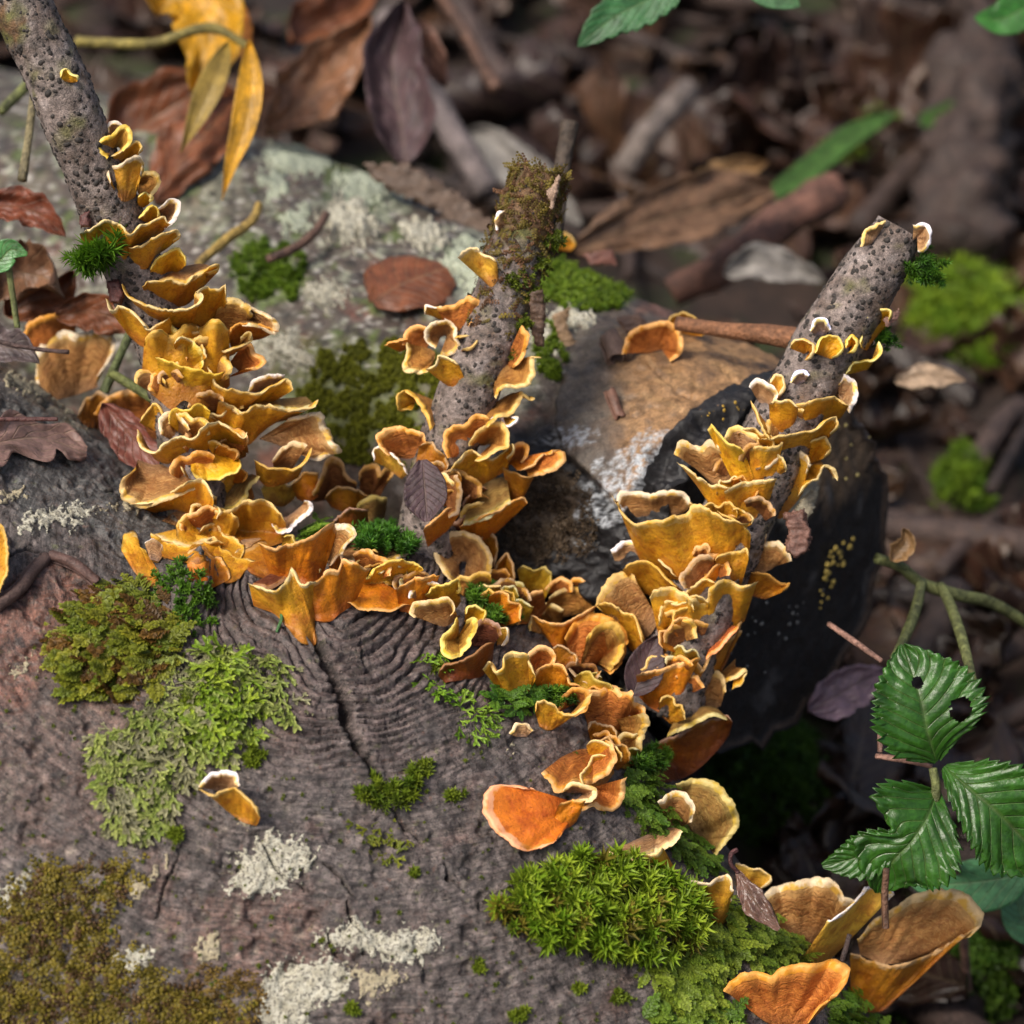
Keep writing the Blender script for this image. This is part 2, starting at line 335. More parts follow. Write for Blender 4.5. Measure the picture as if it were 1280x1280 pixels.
def colB(P, x, y, S):
    c = np.repeat([[.075, .058, .048]], len(P), 0)
    c = mixc(c, sst(0, .5, n2(x, y, 1/60., 3, 51))*.7, (.12, .10, .07)); c = mixc(c, sst(.1, .5, n2(x, y, 1/45., 3, 52))*.8, (.14, .055, .035))
    c = mixc(c, sst(.1, .45, n2(x, y, 1/30., 3, 53))*.6, (.035, .035, .03))
    for (cx, cy, rx, ry, a, kc, st) in ((440, 490, 110, 75, 0, (.085, .10, .02), .9), (730, 355, 70, 28, 15, (.10, .15, .02), .9), (335, 345, 50, 40, 0, (.09, .14, .02), .7),
                                        (450, 250, 60, 40, 0, (.20, .22, .15), .8), (600, 340, 60, 60, 0, (.22, .24, .18), .8), (640, 450, 40, 70, 0, (.2, .19, .14), .6),
                                        (250, 240, 60, 60, 0, (.2, .2, .14), .6), (760, 470, 50, 60, 0, (.10, .085, .065), .8)):
        c = mixc(c, sst(-.1, .35, ell(x, y, cx, cy, rx, ry, a)+.55*n2(x, y, 1/24., 3, cx))*st, kc)
    up_ = sst(760, 640, x)*sst(560, 420, y); c = mixc(c, up_*sst(.1, .3, n2(x, y, 1/15., 3, 67))*.8, (.25, .26, .19)); c = mixc(c, up_*sst(.12, .3, n2(x, y, 1/11., 3, 68))*.8, (.025, .022, .02)); c = mixc(c, up_*sst(.2, .35, n2(x, y, 1/9., 3, 69))*.8, (.42, .40, .36)); c = mixc(c, up_*sst(.15, .4, n2(x, y, 1/28., 3, 70))*.7, (.07, .11, .015))
    sd_ = sdpoly(x+7*n2(x, y, 1/22., 3, 44), y+7*n2(x, y, 1/22., 3, 45), FLAP)
    m = sst(-3, 4, sd_); c = mixc(c, m*sst(740, 800, x+30*n2(x, y, 1/30., 2, 9)), (.24, .135, .062)); c = mixc(c, m*sst(0, .4, n2(x, y, 1/26., 3, 57))*.7, (.115, .07, .042))
    c = mixc(c, m*sst(.05, .4, n2(x*.6+y*.4, (y-x*.5)*3, 1/40., 3, 59))*.5*sst(740, 800, x), (.33, .20, .09))
    c = mixc(c, m*(1-sst(730, 790, x))*.8, (.10, .08, .062))
    ch = (1-sst(-6, 3, sd_))*sst(590, 640, x)*sst(520, 545, y+20*sst(760, 860, x))*sst(-19, -14, S); c = mixc(c, ch, (.012, .011, .012))
    cr = ch*sst(-.1, .3, ell(x, y, 672, 640, 66, 60, -20)+.3*n2(x, y, 1/25., 3, 61)); c = mixc(c, cr, (.075, .05, .028))
    wm = sst(.05, .3, ell(x, y, 770, 610, 75, 40, -50)+.8*n2(x, y, 1/18., 3, 62))+sst(.1, .3, ell(x, y, 712, 548, 45, 16, -15)+.8*n2(x, y, 1/12., 3, 63))+sst(.1, .3, ell(x, y, 815, 570, 30, 40, 0)+.8*n2(x, y, 1/14., 3, 64))
    return mixc(c, wm*.85*sst(-19, -13, S)*sst(-.25, .25, n2(x, y, 1/6., 2, 66)), (.36, .38, .40))
M_LOGB = wood_mat('far_log_bark', .65, 1.6, ((1.6, .5, .12), (6, .6, .06), (20, .6, .025)), (.35, .8))
BASEB = CB-np.array([0, 0, 8.0]); far_log = empty('cut_log', BASEB); tag(far_log, 'mossy lichen-covered log with a charred black saw-cut end behind the near log', 'log')
mk('trunk', logB.V, logB.F, M_LOGB, far_log, BASEB, col=colB(logB.V, logB.px, logB.py, logB.S))
# cut face: rings of the end circle drawn in to the centre
er = logB.V.reshape(logB.n, logB.m, 3)[-1]; cen = er.mean(0); fr = np.linspace(1, 0.001, 90)
FP = cen+fr[:, None, None]*(er-cen)[None]; rr_ = np.linalg.norm(FP-cen, axis=-1)
ang_ = np.arctan2((FP-cen)@logB.e2, (FP-cen)@logB.e1)
sawx = (FP-cen)@nrm(VU*.75+VV*.2)
FP = FP+AX*((-.10+.16*fbm(FP, .35, 3, 71)+.04*np.sin(sawx*9+2*fbm(FP, .4, 2, 73))+.05*fbm(FP, 2.5, 3, 74))*sst(1, .96, fr)[:, None])[..., None]
fx, fy = proj(FP); FV = FP.reshape(-1, 3); fx = fx.ravel(); fy = fy.ravel()
fc = np.repeat([[.013, .012, .013]], len(FV), 0)
fc = mixc(fc, sst(.05, .5, ell(fx, fy, 1050, 560, 60, 110, 15)+.5*n2(fx*2.2+fy, fy*.5, 1/40., 3, 75))*.85, (.15, .10, .062))
fc = mixc(fc, sst(.22, .5, n2(fx*2+fy*.8, fy*.7, 1/45., 3, 76))*.8, (.085, .08, .08))
fc = mixc(fc, sst(0, .3, ell(fx, fy, 1000, 625, 20, 42, 30)+.4*n2(fx, fy, 1/16., 3, 77))*.8, (.28, .26, .21))
fc = mixc(fc, sst(.1, .4, ell(fx, fy, 815, 560, 60, 60)+.8*n2(fx, fy, 1/16., 3, 78))*.8, (.30, .32, .34))
fc = mixc(fc, np.repeat(sst(.965, .99, fr), logB.m), (.06, .04, .03))
M_CHAR = wood_mat('charred_cut_wood', .6, 2.2, ((2.5, .5, .10), (9, .6, .05), (30, .5, .02)), (.35, .75), spec=.3)
mk('cut_face', FV, gridf(90, logB.m, True), M_CHAR, far_log, BASEB, col=fc)
# ragged bark rim round the cut end
q = logB.V.reshape(logB.n, logB.m, 3)[-14:]; cc = q.mean(1, keepdims=True); k = np.linspace(0, 1, 14)[:, None]
lift = .02+.07*sst(.2, .6, fbm(q, .8, 3, 81)+.5)+.05*fbm(q, 3, 2, 82); prof = np.sin(np.linspace(0.02, 1, 14)*math.pi*.62)[:, None]
RV = q+nrm(q-cc)*(lift*prof)[..., None]+AX*(k*(.06+.12*fbm(q[-1:], .6, 3, 83)))[..., None]
RV2 = np.concatenate([RV, (q[-1:]-nrm(q[-1:]-cc[-1:])*.08)+AX*.02], 0)
mk('bark_rim', RV2.reshape(-1, 3), gridf(15, logB.m, True), M_LOGB, far_log, BASEB, col=mixc(np.repeat([[.05, .034, .026]], 15*logB.m, 0), sst(1040, 980, proj(RV2.reshape(-1, 3))[0]), (.013, .012, .013)))

# ---- branch stubs
def tube(P, r, nseg=28, n=None, rough=.05, seed=0, cap=True, k=1.0):
    """a rough stick along world points P (cm) with radii r"""
    n = n or max(6, int(len(P)*6)); d = np.r_[0, np.cumsum(np.linalg.norm(np.diff(P, axis=0), axis=1))]
    Q = cat(np.c_[d, 0*d, P], n)[:, 2:]; R = ip(r, n); t = nrm(np.gradient(Q, axis=0)); ref = np.array([.3, .2, .93]) if abs(t[0]@np.array([.3, .2, .93])) < .9 else np.array([1., 0, 0])
    b = nrm(np.cross(t, ref)); c = np.cross(t, b); a = np.linspace(0, 2*math.pi, nseg, endpoint=False)
    D = np.cos(a)[None, :, None]*b[:, None]+np.sin(a)[None, :, None]*c[:, None]
    V = Q[:, None]+D*R[:, None, None]; V = V+D*((fbm(V, .45*k, 2, seed)*2.2+fbm(V, 2.2*k, 3, seed+1))*rough*R[:, None])[..., None]
    F = [gridf(n, nseg, True)]; V = V.reshape(-1, 3)
    if cap:
        m = len(V); e0 = V[:nseg]; e1 = V[-nseg:]; V = np.r_[V, Q[:1]-t[:1]*.02, Q[-1:]+t[-1:]*.02]
        i = np.arange(nseg); j = (i+1) % nseg; F += [np.stack([j, i, 0*i+m], -1), np.stack([i+(n-1)*nseg, j+(n-1)*nseg, 0*i+m+1], -1)]
    return V, F, Q, R, D
BR = {}
def branch(key, line, ws, rpx, seed, moss, label):
    L = pts(line); wd = ip(ws, len(L)); P = np.array([at(x, y, z) for (x, y), z in zip(L, wd)]); r = ip(rpx, len(L))/PPC*(DIST-wd)/DIST
    V, F, Q, R, D = tube(P, r, 72, 170, .05, seed); x, y = proj(V)
    c = np.repeat([[.22, .175, .155]], len(V), 0); c = mixc(c, sst(-.1, .4, fbm(V, .8, 3, seed+3))*.85, (.125, .085, .065)); c = mixc(c, sst(.05, .4, fbm(V, 1.9, 3, seed+4))*.6, (.34, .29, .27)); c = mixc(c, sst(.12, .4, fbm(V, 2.6, 3, seed+14))*.6, (.06, .045, .035)); c = mixc(c, sst(.15, .45, fbm(V, 1.3, 3, seed+15))*.55, (.13, .12, .045))
    c = mixc(c, sst(.0, .4, fbm(V, .9, 3, seed+6)+moss(x, y)), (.105, .10, .03)); c = mixc(c, sst(.2, .5, fbm(V, 1.5, 3, seed+8)+moss(x, y)*.8), (.13, .07, .03))
    mm = np.clip(moss(x, y), 0, 1); V = V+nrm(V-np.repeat(np.r_[Q], 72, 0)[:len(V)] if False else V*0+VW)*0
    b = mk('branch', V, F, M_BARK, near_log, logA.C0-[0, 0, 14], col=c); b['label'] = label
    q, R_ = Q, R; bx, by = proj(Q); BR[key] = (bx, by, w2v(Q)[:, 2], R, Q, D)
    # dark pustules breaking through the bark: small flat domes
    rg = np.random.RandomState(seed); T = BVHTree.FromPolygons([Vector(v) for v in V[:170*72]], [tuple(map(int, f)) for f in F[0]])
    DV, DF = dome(7); VV_, FF_ = [], []; o = 0; cnt = int(np.linalg.norm(np.diff(Q, axis=0), axis=1).sum()*R.mean()*6.28*13)
    for i in range(cnt):
        a = rg.randint(len(Q)); th = rg.rand()*6.283; p = Q[a]+rg.rand()*(Q[min(a+1, len(Q)-1)]-Q[a]); dv = D[a][int(th/6.2832*72) % 72]
        h = T.find_nearest(Vector(p+dv*R[a]))
        P0 = np.array(h[0]); xx, yy = proj(P0)
        if moss(xx, yy)+fbm(P0, .9, 2, seed+6) > .25 and rg.rand() < .8: continue
        if fbm(P0, .55, 2, seed+12) < -.28: continue
        s = (.042+.055*rg.rand()**2)*(1 if rg.rand() < .8 else 1.35); N = nrm(dv); t1 = nrm(np.cross(N, [.3, .5, .8])); t2 = np.cross(N, t1); ph = rg.rand()*6.28; t1, t2 = t1*math.cos(ph)+t2*math.sin(ph), -t1*math.sin(ph)+t2*math.cos(ph)
        VV_.append(P0+(DV[:, :1]*t1*(1+.5*rg.rand())+DV[:, 1:2]*t2)*s+DV[:, 2:]*N*s*.55); FF_.append(DF+o); o += len(DV)
    pu = mk('pustules', np.concatenate(VV_), np.concatenate(FF_), M_PUST, b, logA.C0-[0, 0, 14]); pu['kind'] = 'stuff'
    return b
def dome(n):
    a = np.linspace(0, 2*math.pi, n, endpoint=False); V = [np.c_[np.cos(a), np.sin(a), 0*a-.25], np.c_[.72*np.cos(a), .72*np.sin(a), 0*a+.62], [[0, 0, .8]]]
    i = np.arange(n); j = (i+1) % n; F = np.concatenate([np.stack([i, j, j+n], -1), np.stack([i, j+n, i+n], -1), np.stack([i+n, j+n, 0*i+2*n], -1)])
    return np.concatenate(V), F
M_BARK = wood_mat('branch_bark', .85, 3.2, ((2.2, .8, .14), (8, .9, .08), (24, .8, .03)), (.4, .8))
nb = NT('black_pustule'); M_PUST = nb.out(nb.ramp(nb.noise(9, 3), [(.3, (.012, .010, .009)), (.7, (.045, .036, .03))]), .65, nb.bump(nb.noise(40, 3), .6, .03))
branch('L', "8,-55 30,10 62,80 95,160 122,225 152,300 180,370 210,450 232,540 246,630 256,730", [2.5, 2, 1, -.5, -1.6, -2.4, -3], [39, 38, 37, 38, 36, 36, 40, 46], 3,
       lambda x, y: sst(.1, .9, ell(x, y, 15, 30, 60, 60))*.6+sst(0, .9, ell(x, y, 215, 500, 60, 60))*.3-.2, 'long leaning branch stub with dark pustules, sheathed in golden brackets')
branch('M', "676,214 662,262 646,318 622,395 600,450 574,520 552,575 538,640 530,700", [-2.8, -3, -3.2, -3.6, -4.2], [33, 37, 38, 37, 37, 37, 36, 37], 7,
       lambda x, y: sst(330, 265, y)*.85+sst(0, 1, ell(x, y, 690, 400, 45, 120, 25))*.8-.15, 'short upright branch stub with a crusty mossy broken top')
branch('R', "1124,284 1104,318 1076,362 1030,440 985,520 950,590 915,660 880,735 852,800 826,880", [-1.2, -1.6, -2.2, -3, -3.6, -4.4], [31, 40, 42, 42, 44, 44, 46, 48, 50, 50], 13,
       lambda x, y: sst(0, 1, ell(x, y, 1085, 460, 30, 60, 25))*.5-.25, 'thick straight branch stub with a pale cut tip leaning over the charred face')
def brw(key, x, y):
    bx, by, bw, R, Q, D = BR[key]; d = np.hypot(bx-x, by-y); i = int(d.argmin()); r = R[i]; k = DIST/(DIST-bw[i])*PPC; dd = min(d[i]/k, 3*r)
    return bw[i]+math.sqrt(max(r*r-dd*dd, 0)) if dd < r else bw[i]-.25*(dd-r)
# ================================================================== bracket fungi
def fung_mats():
    n = NT('bracket_underside'); rr = n.attr('rr', 'Fac'); oc = n.oinfo('Color'); rnd = n.oinfo('Random')
    a = n.noise(1.3, 5, .65); b = n.noise(5, 4, .6)
    c = n.mix(n.ramp(a, [(.36, 0), (.66, 1)]), (.62, .30, .014), (.44, .155, .008))
    c = n.mix(n.ramp(n.math('ADD', rr, n.math('MULTIPLY', n.math('SUBTRACT', b, .5), .5)), [(.02, .75), (.45, 0)]), c, (.20, .060, .006))
    c = n.mix(n.ramp(n.math('ADD', rr, n.math('MULTIPLY', n.math('SUBTRACT', a, .5), .3)), [(.62, 0), (.95, .85)]), c, (.68, .36, .030))
    c = n.mix(n.ramp(n.noise(14, 3, .6), [(.58, 0), (.70, .65)]), c, (.13, .04, .006))
    c = n.mix(n.ramp(n.noise(2.6, 5, .7), [(.50, 0), (.68, .6)]), c, (.30, .085, .006))
    c = n.mix(1.0, c, oc, 'MULTIPLY')
    c = n.mix(1.0, c, n.ramp(rnd, [(0, .82), (1, 1.12)]), 'MULTIPLY')
    nn = n.bump(n.noise(2.2, 3), .45, .12); nn = n.bump(n.noise(9, 5, .7), .6, .06, nn); nn = n.bump(n.noise(45, 2), .25, .012, nn)
    under = n.out(c, n.ramp(n.noise(4, 4), [(.35, .30), (.65, .60)]), nn, .45)
    n = NT('bracket_upper'); rr = n.attr('rr', 'Fac'); aa = n.attr('aa', 'Fac'); oc = n.oinfo('Color'); rnd = n.oinfo('Random')
    cb = n.t.nodes.new('ShaderNodeCombineXYZ'); n.put(cb.inputs[0], n.math('MULTIPLY', aa, .7)); n.put(cb.inputs[1], n.math('ADD', n.math('MULTIPLY', rr, 19.0), n.math('MULTIPLY', n.noise(1.6, 3), 6.0))); n.put(cb.inputs[2], n.math('MULTIPLY', rnd, 40.0))
    wv = n.noise(1.0, 3, .55, co=cb.outputs[0]); b = n.noise(4, 5, .65)
    c = n.mix(n.ramp(wv, [(.36, 0), (.45, .9), (.53, .1), (.60, .95), (.68, .3)]), (.50, .245, .050), (.27, .090, .012))
    c = n.mix(n.ramp(b, [(.48, 0), (.70, .65)]), c, (.17, .055, .012))
    c = n.mix(n.ramp(n.math('ADD', rr, n.math('MULTIPLY', n.math('SUBTRACT', b, .5), .35)), [(.05, .6), (.40, 0)]), c, (.19, .10, .035))
    c = n.mix(n.ramp(n.math('ADD', rr, n.math('MULTIPLY', n.math('SUBTRACT', b, .5), .25)), [(.74, 0), (.95, .9)]), c, (.62, .36, .085))
    c = n.mix(1.0, c, oc, 'MULTIPLY'); c = n.mix(1.0, c, n.ramp(rnd, [(0, .82), (1, 1.12)]), 'MULTIPLY')
    nn = n.bump(wv, .9, .16); nn = n.bump(n.noise(12, 5, .7), .6, .06, nn); nn = n.bump(n.noise(55, 3), .55, .02, nn)
    up = n.out(c, .72, nn, .3); 
    n = NT('bracket_margin'); rr = n.attr('rr', 'Fac'); oc = n.oinfo('Color'); b = n.noise(5, 4, .6); rnd = n.oinfo('Random')
    t = n.math('ADD', rr, n.math('ADD', n.math('MULTIPLY', n.math('SUBTRACT', b, .5), .14), n.math('MULTIPLY', n.math('SUBTRACT', n.noise(1.9, 3), .5), .75)))
    pale = n.mix(rnd, (.62, .36, .06), (.72, .56, .27))
    c = n.mix(n.ramp(t, [(.855, 0), (.965, 1)]), (.60, .33, .035), pale)
    c = n.mix(n.ramp(n.noise(9, 3, .6), [(.60, 0), (.72, .6)]), c, (.34, .15, .02))
    c = n.mix(.85, c, n.mix(1.0, c, oc, 'MULTIPLY'))
    nn = n.bump(n.noise(10, 4, .65), .4, .05); nn = n.bump(n.noise(45, 3), .35, .015, nn)
    return under, up, n.out(c, .5, nn, .4)
M_UND, M_TOP, M_MAR = fung_mats()
TINT = {'g': (1, 1, 1), 'o': (1.05, .74, .6), 'b': (.62, .50, .6), 'd': (.34, .20, .35), 'c': (1.25, 1.55, 3.6), 't': (.95, 1.02, 1.6), 'y': (1.15, 1.3, .9), 'r': (1.15, .62, .7), 'h': (.75, .95, 1.2), 'w': (1.3, 2.0, 8)}
TNAME = {'g': 'golden', 'o': 'orange', 'b': 'brownish', 'd': 'dark red-brown', 'c': 'cream', 't': 'tan', 'y': 'bright yellow', 'r': 'orange-red', 'h': 'olive-tan', 'w': 'whitish'}
HOSTN = {'L': 'long stub', 'M': 'short crusty stub', 'R': 'right-leaning stub', 'C': "the near log's ridge", 'A': 'the near log', 'B': 'the far log'}
GRP = {'L': 'bracket fungi sheathing the leaning branch stub', 'M': 'bracket fungi on the short crusty branch stub', 'R': 'bracket fungi on the stub over the charred face',
       'C': 'bracket fungi along the ridge of the near log', 'A': 'bracket fungi on the near log', 'B': 'bracket fungi on the far log'}
_auto = []; FUNGI = []; _cur = [None, None]; _fn = [0]
def host_w(h, x, y):
    if h in 'LMR': return brw(h, x, y)
    if h == 'A' or h == 'C':
        P, n_ = logA.hit(x, y); return float(w2v(P)[2]) if P is not None else -5
    P, n_ = logB.hit(x, y, (-.3, .95)); return float(w2v(P)[2]) if P is not None else -10
def sheet(rim, base, z, face, tint, host, ruf, pw, root, org, seed, closed=False, thick=.085, dz=0.0):
    rim = np.array(pts(rim)); base = np.array(pts(base)); rm, bm = rim.mean(0), base.mean(0); c0 = (rm+bm)/2
    if len(base) > 2 and face == 'u': base = base+.22*(bm-rm)*(1-.0)
    sd_ = nrm((rim[-1]-rim[0])[None])[0]; ctr = rim.mean(0)
    rim = rim+((rim-ctr)@sd_)[:, None]*sd_*.07+(rim-bm)*.06; base = base+((base-ctr)@sd_)[:, None]*sd_*.10
    rim = [tuple(p) for p in rim]; base = [tuple(p) for p in base]; L = sum(math.dist(a, b) for a, b in zip(rim[:-1], rim[1:])); na = int(np.clip(L*.55, 24, 84)); nr = 18
    bw = [host_w(host, x, y) for x, y in base]
    B = cat([(x, y, w_) for (x, y), w_ in zip(base, bw)], na); R = cat([(x, y) for x, y in rim], na)
    a = np.linspace(0, 1, na); r = np.linspace(0, 1, nr)
    jag = n2(a*L, a*0+seed*7.7, 1/11., 2, seed)*3.6+n2(a*L, a*0+seed*3.1, 1/3.2, 1, seed)*.8       # crenulate edge
    dirn = nrm(R-B[:, :2]); R = R+dirn*jag[:, None]
    len_cm = np.linalg.norm(R-B[:, :2], axis=1).mean()/PPC
    zz = z if z is not None else .30+.38*len_cm
    wob = n2(a*L, a*0+seed, 1/30., 1, seed+.5)*1.35; wob2 = .75*n2(a*L, a*0+seed, 1/11., 2, seed+.7)
    bwm = .65*B[:, 2]+.35*np.median(B[:, 2])
    X = B[None, :, :2]*(1-r)[:, None, None]+R[None]*r[:, None, None]
    # bow the sheet sideways a little so radial lines are not straight
    X = X+(np.sin(r*math.pi)[:, None]*n2(a*L, a*0+seed*2, 1/26., 2, seed+.3)[None]*3.0)[..., None]*dirn[None]
    W = bwm[None]*(1-r[:, None])+(bwm.mean()*.6+bwm*.4)[None]*r[:, None]+dz+zz*(r**pw)[:, None]+ruf*((r**1.6)[:, None]*wob[None]*(.35+.45*len_cm)+(r**6)[:, None]*wob2[None]*.55)
    W = W+.16*np.sin(r*math.pi)[:, None]*n2(a[None]*L+0*W, r[:, None]*len_cm*PPC+0*W, 1/24., 2, seed+.9)+.05*n2(a[None]*L+0*W, r[:, None]*len_cm*PPC+0*W, 1/7., 2, seed+.4)
    # keep the sheet in front of what it grows on
    for lg in ((logA,) if host in 'LMRAC' else (logB,)):
        q = depth_at(lg, X[..., 0], X[..., 1]); W = np.where(np.isnan(q), W, np.maximum(W, np.nan_to_num(q, nan=-99)+(.10 if host in 'ACB' else .12)+(.45*zz*(r**pw)[:, None] if host in 'ACB' else 0)+.25*ruf*(r**1.6)[:, None]*wob[None]))
    for _ in range(2): W[1:-1] = (W[:-2]+2*W[1:-1]+W[2:])/4
    for _ in range(1): W[:, 1:-1] = (W[:, :-2]+2*W[:, 1:-1]+W[:, 2:])/4
    if face == 't': W = W+.05*len_cm*np.sin(r*9+seed)[:, None]*.5
    P = at(X[..., 0], X[..., 1], W)
    roll = sst(.84, 1, r)[:, None]**2
    du = np.gradient(P, axis=1); dr = np.gradient(P, axis=0); N = nrm(np.cross(du, dr))
    if (N@VW).mean() < 0: N = -N
    s = 1 if face == 't' else -1                     # roll the lip to the hymenium side
    P = P-N*(roll*.06*s)[..., None]
    rimth = .085+.05*n2(a*L, a*0+seed, 1/14., 2, seed+1.2)+.03
    th = thick*(.55+.45*sst(0, .2, r))[:, None]+0*a[None]; th = th*(1-sst(.80, .90, r)[:, None])+rimth[None]*(sst(.80, .90, r)*np.sqrt(np.clip(1-((r-.90)/.10).clip(0)**2, 0, 1)))[:, None]
    th = th*np.clip(np.minimum(a, 1-a)*9, .15, 1)[None]
    T_, D_ = P+N*(th/2)[..., None], P-N*(th/2)[..., None]
    mi = int(nr*.84)
    def nor(Q, sg): g = nrm(np.cross(np.gradient(Q, axis=1), np.gradient(Q, axis=0))); return g*(1 if (g@VW).mean() > 0 else -1)*sg
    NT_, ND_ = nor(T_, 1), nor(D_, -1); e = .5*(NT_[-1]+ND_[-1]); RIM = nrm(dr[-1]); NT_[-1] = RIM; ND_[-1] = RIM
    rr = np.repeat(r[:, None], na, 1); aa = np.repeat(a[None]*L/PPC, nr, 0)
    flip = float((np.cross(P[0, 1]-P[0, 0], P[1, 0]-P[0, 0])@N[0, 0])) < 0
    def part(name, Q, NN, i0, i1, mat, rev):
        q = Q[i0:i1].reshape(-1, 3); f = gridf(i1-i0, na); f = f[:, ::-1] if rev else f
        o = mk(name, q, f, mat, root, org, att={'rr': rr[i0:i1], 'aa': aa[i0:i1]}, normals=NN[i0:i1].reshape(-1, 3)); o.color = (*TINT[tint], 1); return o
    vis, hid = ('cap', 'underside') if face == 't' else ('underside', 'cap'); mt = {'cap': M_TOP, 'underside': M_UND}
    part(vis, T_, NT_, 0, mi+1, mt[vis], flip); part(hid, D_, ND_, 0, mi+1, mt[hid], not flip)
    k = nr-mi; qv = np.r_[T_[mi:].reshape(-1, 3), D_[mi:-1].reshape(-1, 3)]; qn = np.r_[NT_[mi:].reshape(-1, 3), ND_[mi:-1].reshape(-1, 3)]
    f1 = gridf(k, na); idx = np.arange(k*na).reshape(k, na); lo = np.r_[k*na+np.arange((k-1)*na)].reshape(k-1, na); lo = np.r_[lo, idx[-1:]]
    f2 = np.stack([lo[:-1, :-1], lo[:-1, 1:], lo[1:, 1:], lo[1:, :-1]], -1).reshape(-1, 4)
    f1 = f1[:, ::-1] if flip else f1; f2 = f2 if flip else f2[:, ::-1]
    o = mk('margin', qv, np.r_[f1, f2], M_MAR, root, org, att={'rr': np.r_[rr[mi:].ravel(), rr[mi:-1].ravel()]}, normals=qn); o.color = (*TINT[tint], 1)
def F(host, face, rim, base, tint='g', z=None, ruf=.55, pw=1.5, lab=None, j=0, thick=.085, dz=0.0):
    _fn[0] += 1
    if not j:
        b = pts(base); x = sum(p[0] for p in b)/len(b); y = sum(p[1] for p in b)/len(b); org = at(x, y, host_w(host, x, y)); root = empty('bracket_fungus', org)
        rp = pts(rim); sz = max(max(p[0] for p in rp+b)-min(p[0] for p in rp+b), max(p[1] for p in rp+b)-min(p[1] for p in rp+b))
        if lab is None:
            s_ = 'tiny' if sz < 26 else 'small' if sz < 48 else 'medium' if sz < 80 else 'broad'
            if host in 'LMR':
                f_ = np.hypot(BR[host][0]-x, BR[host][1]-y).argmin()/170.; pos = 'high on ' if f_ < .33 else 'halfway up ' if f_ < .66 else 'at foot of '
            else: pos = 'on '
            lab = f"{s_} {TNAME[tint]} bracket, {'zoned top' if face=='t' else 'smooth face'} out, {pos}{HOSTN[host]}".replace('dark red-brown', 'dark'); _auto.append(root)
        tag(root, lab, 'fungus', GRP[host]); _cur[0] = root; _cur[1] = org; FUNGI.append(root)
    sheet(rim, base, z, face, tint, host, ruf, pw, _cur[0], _cur[1], _fn[0]*1.37, thick=thick, dz=dz)

# ---- on the long leaning branch
F('L','u',"76,96 77,86 84,84 88,92 97,94 98,99","80,99 86,101 94,101",'y',.35,lab='lone bright yellow curled bracket high on the bare bark of the leaning branch')
F('L','t',"137,166 135,158 142,153 150,156 153,163","140,169 150,167",'c',.4)
F('L','t',"136,197 124,184 128,175 141,170 149,161 159,161 161,176 152,188","140,187 147,183",'y',.6,lab='yellow rosette bracket with a brown centre, topmost cluster on the leaning branch')
F('L','u',"138,196 150,189 160,181 172,177 177,183 173,193","146,204 156,200 166,197",'g',.7)
F('L','u',"139,228 137,213 150,207 160,200 168,197 177,203 175,220","147,234 155,245 169,240",'t',.7,ruf=.8)
F('L','t',"172,224 181,218 192,217 199,223 194,235 185,245","171,232 174,243 180,245",'g',.6)
F('L','u',"173,247 182,239 191,245 187,253","173,256 180,257 186,252",'y',.6)
F('L','u',"174,272 183,262 191,256 198,264 197,273","180,277 190,277",'y',.6)
F('L','t',"199,262 206,258 213,252 221,255 222,265 215,276 204,283","197,268 199,282",'c',.8)
F('L','u',"105,291 111,288 118,284 130,277 143,275 153,282 163,291 168,287 173,281 181,280 190,274 198,272 207,281","112,304 122,314 128,300 140,314 158,321 166,306 180,296 196,290",'g',1.1,ruf=.7,lab='wide golden bracket with a scalloped rim just above the moss tuft on the leaning branch')
F('L','u',"165,309 178,306 190,298 205,291 218,289 224,294 215,303","168,320 175,329 187,331 196,316 210,306",'g',1.0)
F('L','u',"190,336 196,325 205,318 214,311 222,309 229,320 231,331","193,343 205,339 215,335 222,337",'y',.9)
F('L','u',"183,357 190,351 200,350 215,349 232,353 240,345 252,340 260,333 269,331 269,338 258,344","190,366 200,373 215,375 232,377 245,367 251,351",'g',1.2,lab='shelf bracket with a brown furrowed upper side, overlapping scalloped tier on leaning branch')
F('L','t',"198,350 215,349 233,353 246,343 266,336","212,340 232,333 252,330",'t',1.0,j=1)
F('L','u',"162,357 166,369 180,378 200,384 220,387 238,383 249,373 243,364 256,359 268,361 275,356 278,376","172,374 198,396 225,404 250,406 272,388",'g',1.4,ruf=.4,lab='broad golden bracket curling like a bowl around the leaning branch')
F('L','u',"140,377 143,389 150,383 165,388 178,402 184,411 195,404 207,396","156,412 176,428 195,428 214,412",'g',1.3,lab='golden tongue-shaped bracket jutting past the edge of the leaning branch')
F('L','u',"186,430 200,414 215,422 232,408 250,412 264,402 280,418","184,452 190,470 205,486 218,497 232,486 250,498 266,488 284,468",'g',.9,ruf=.9,pw=1.2,dz=.25,lab='smooth yellow sheet of fungus pressed flat against the leaning branch')
F('L','u',"200,448 215,452 230,458 250,462 268,466 278,462","206,476 232,490 265,484",'y',.9,ruf=.4)
F('L','t',"275,384 283,376 296,376 307,385 313,396","262,428 282,432 297,416",'g',.7,dz=.5)
F('L','t',"303,405 325,407 343,414 346,408 336,397 319,389 305,382","296,398 302,389",'t',.9,ruf=.8,dz=.4,lab='tan knobbly bracket jutting farthest sideways from the leaning branch')
F('L','u',"288,420 292,407 308,404 328,407 345,413","292,432 310,424 330,419",'o',1.1,j=1,dz=.3)
F('L','u',"268,438 285,436 300,432 312,424 308,419 300,425","275,450 295,442",'g',1.0,dz=.4)
F('L','t',"300,438 312,432 319,445 330,450 322,458 308,459","286,455 298,463 280,472",'o',.6,dz=.3)
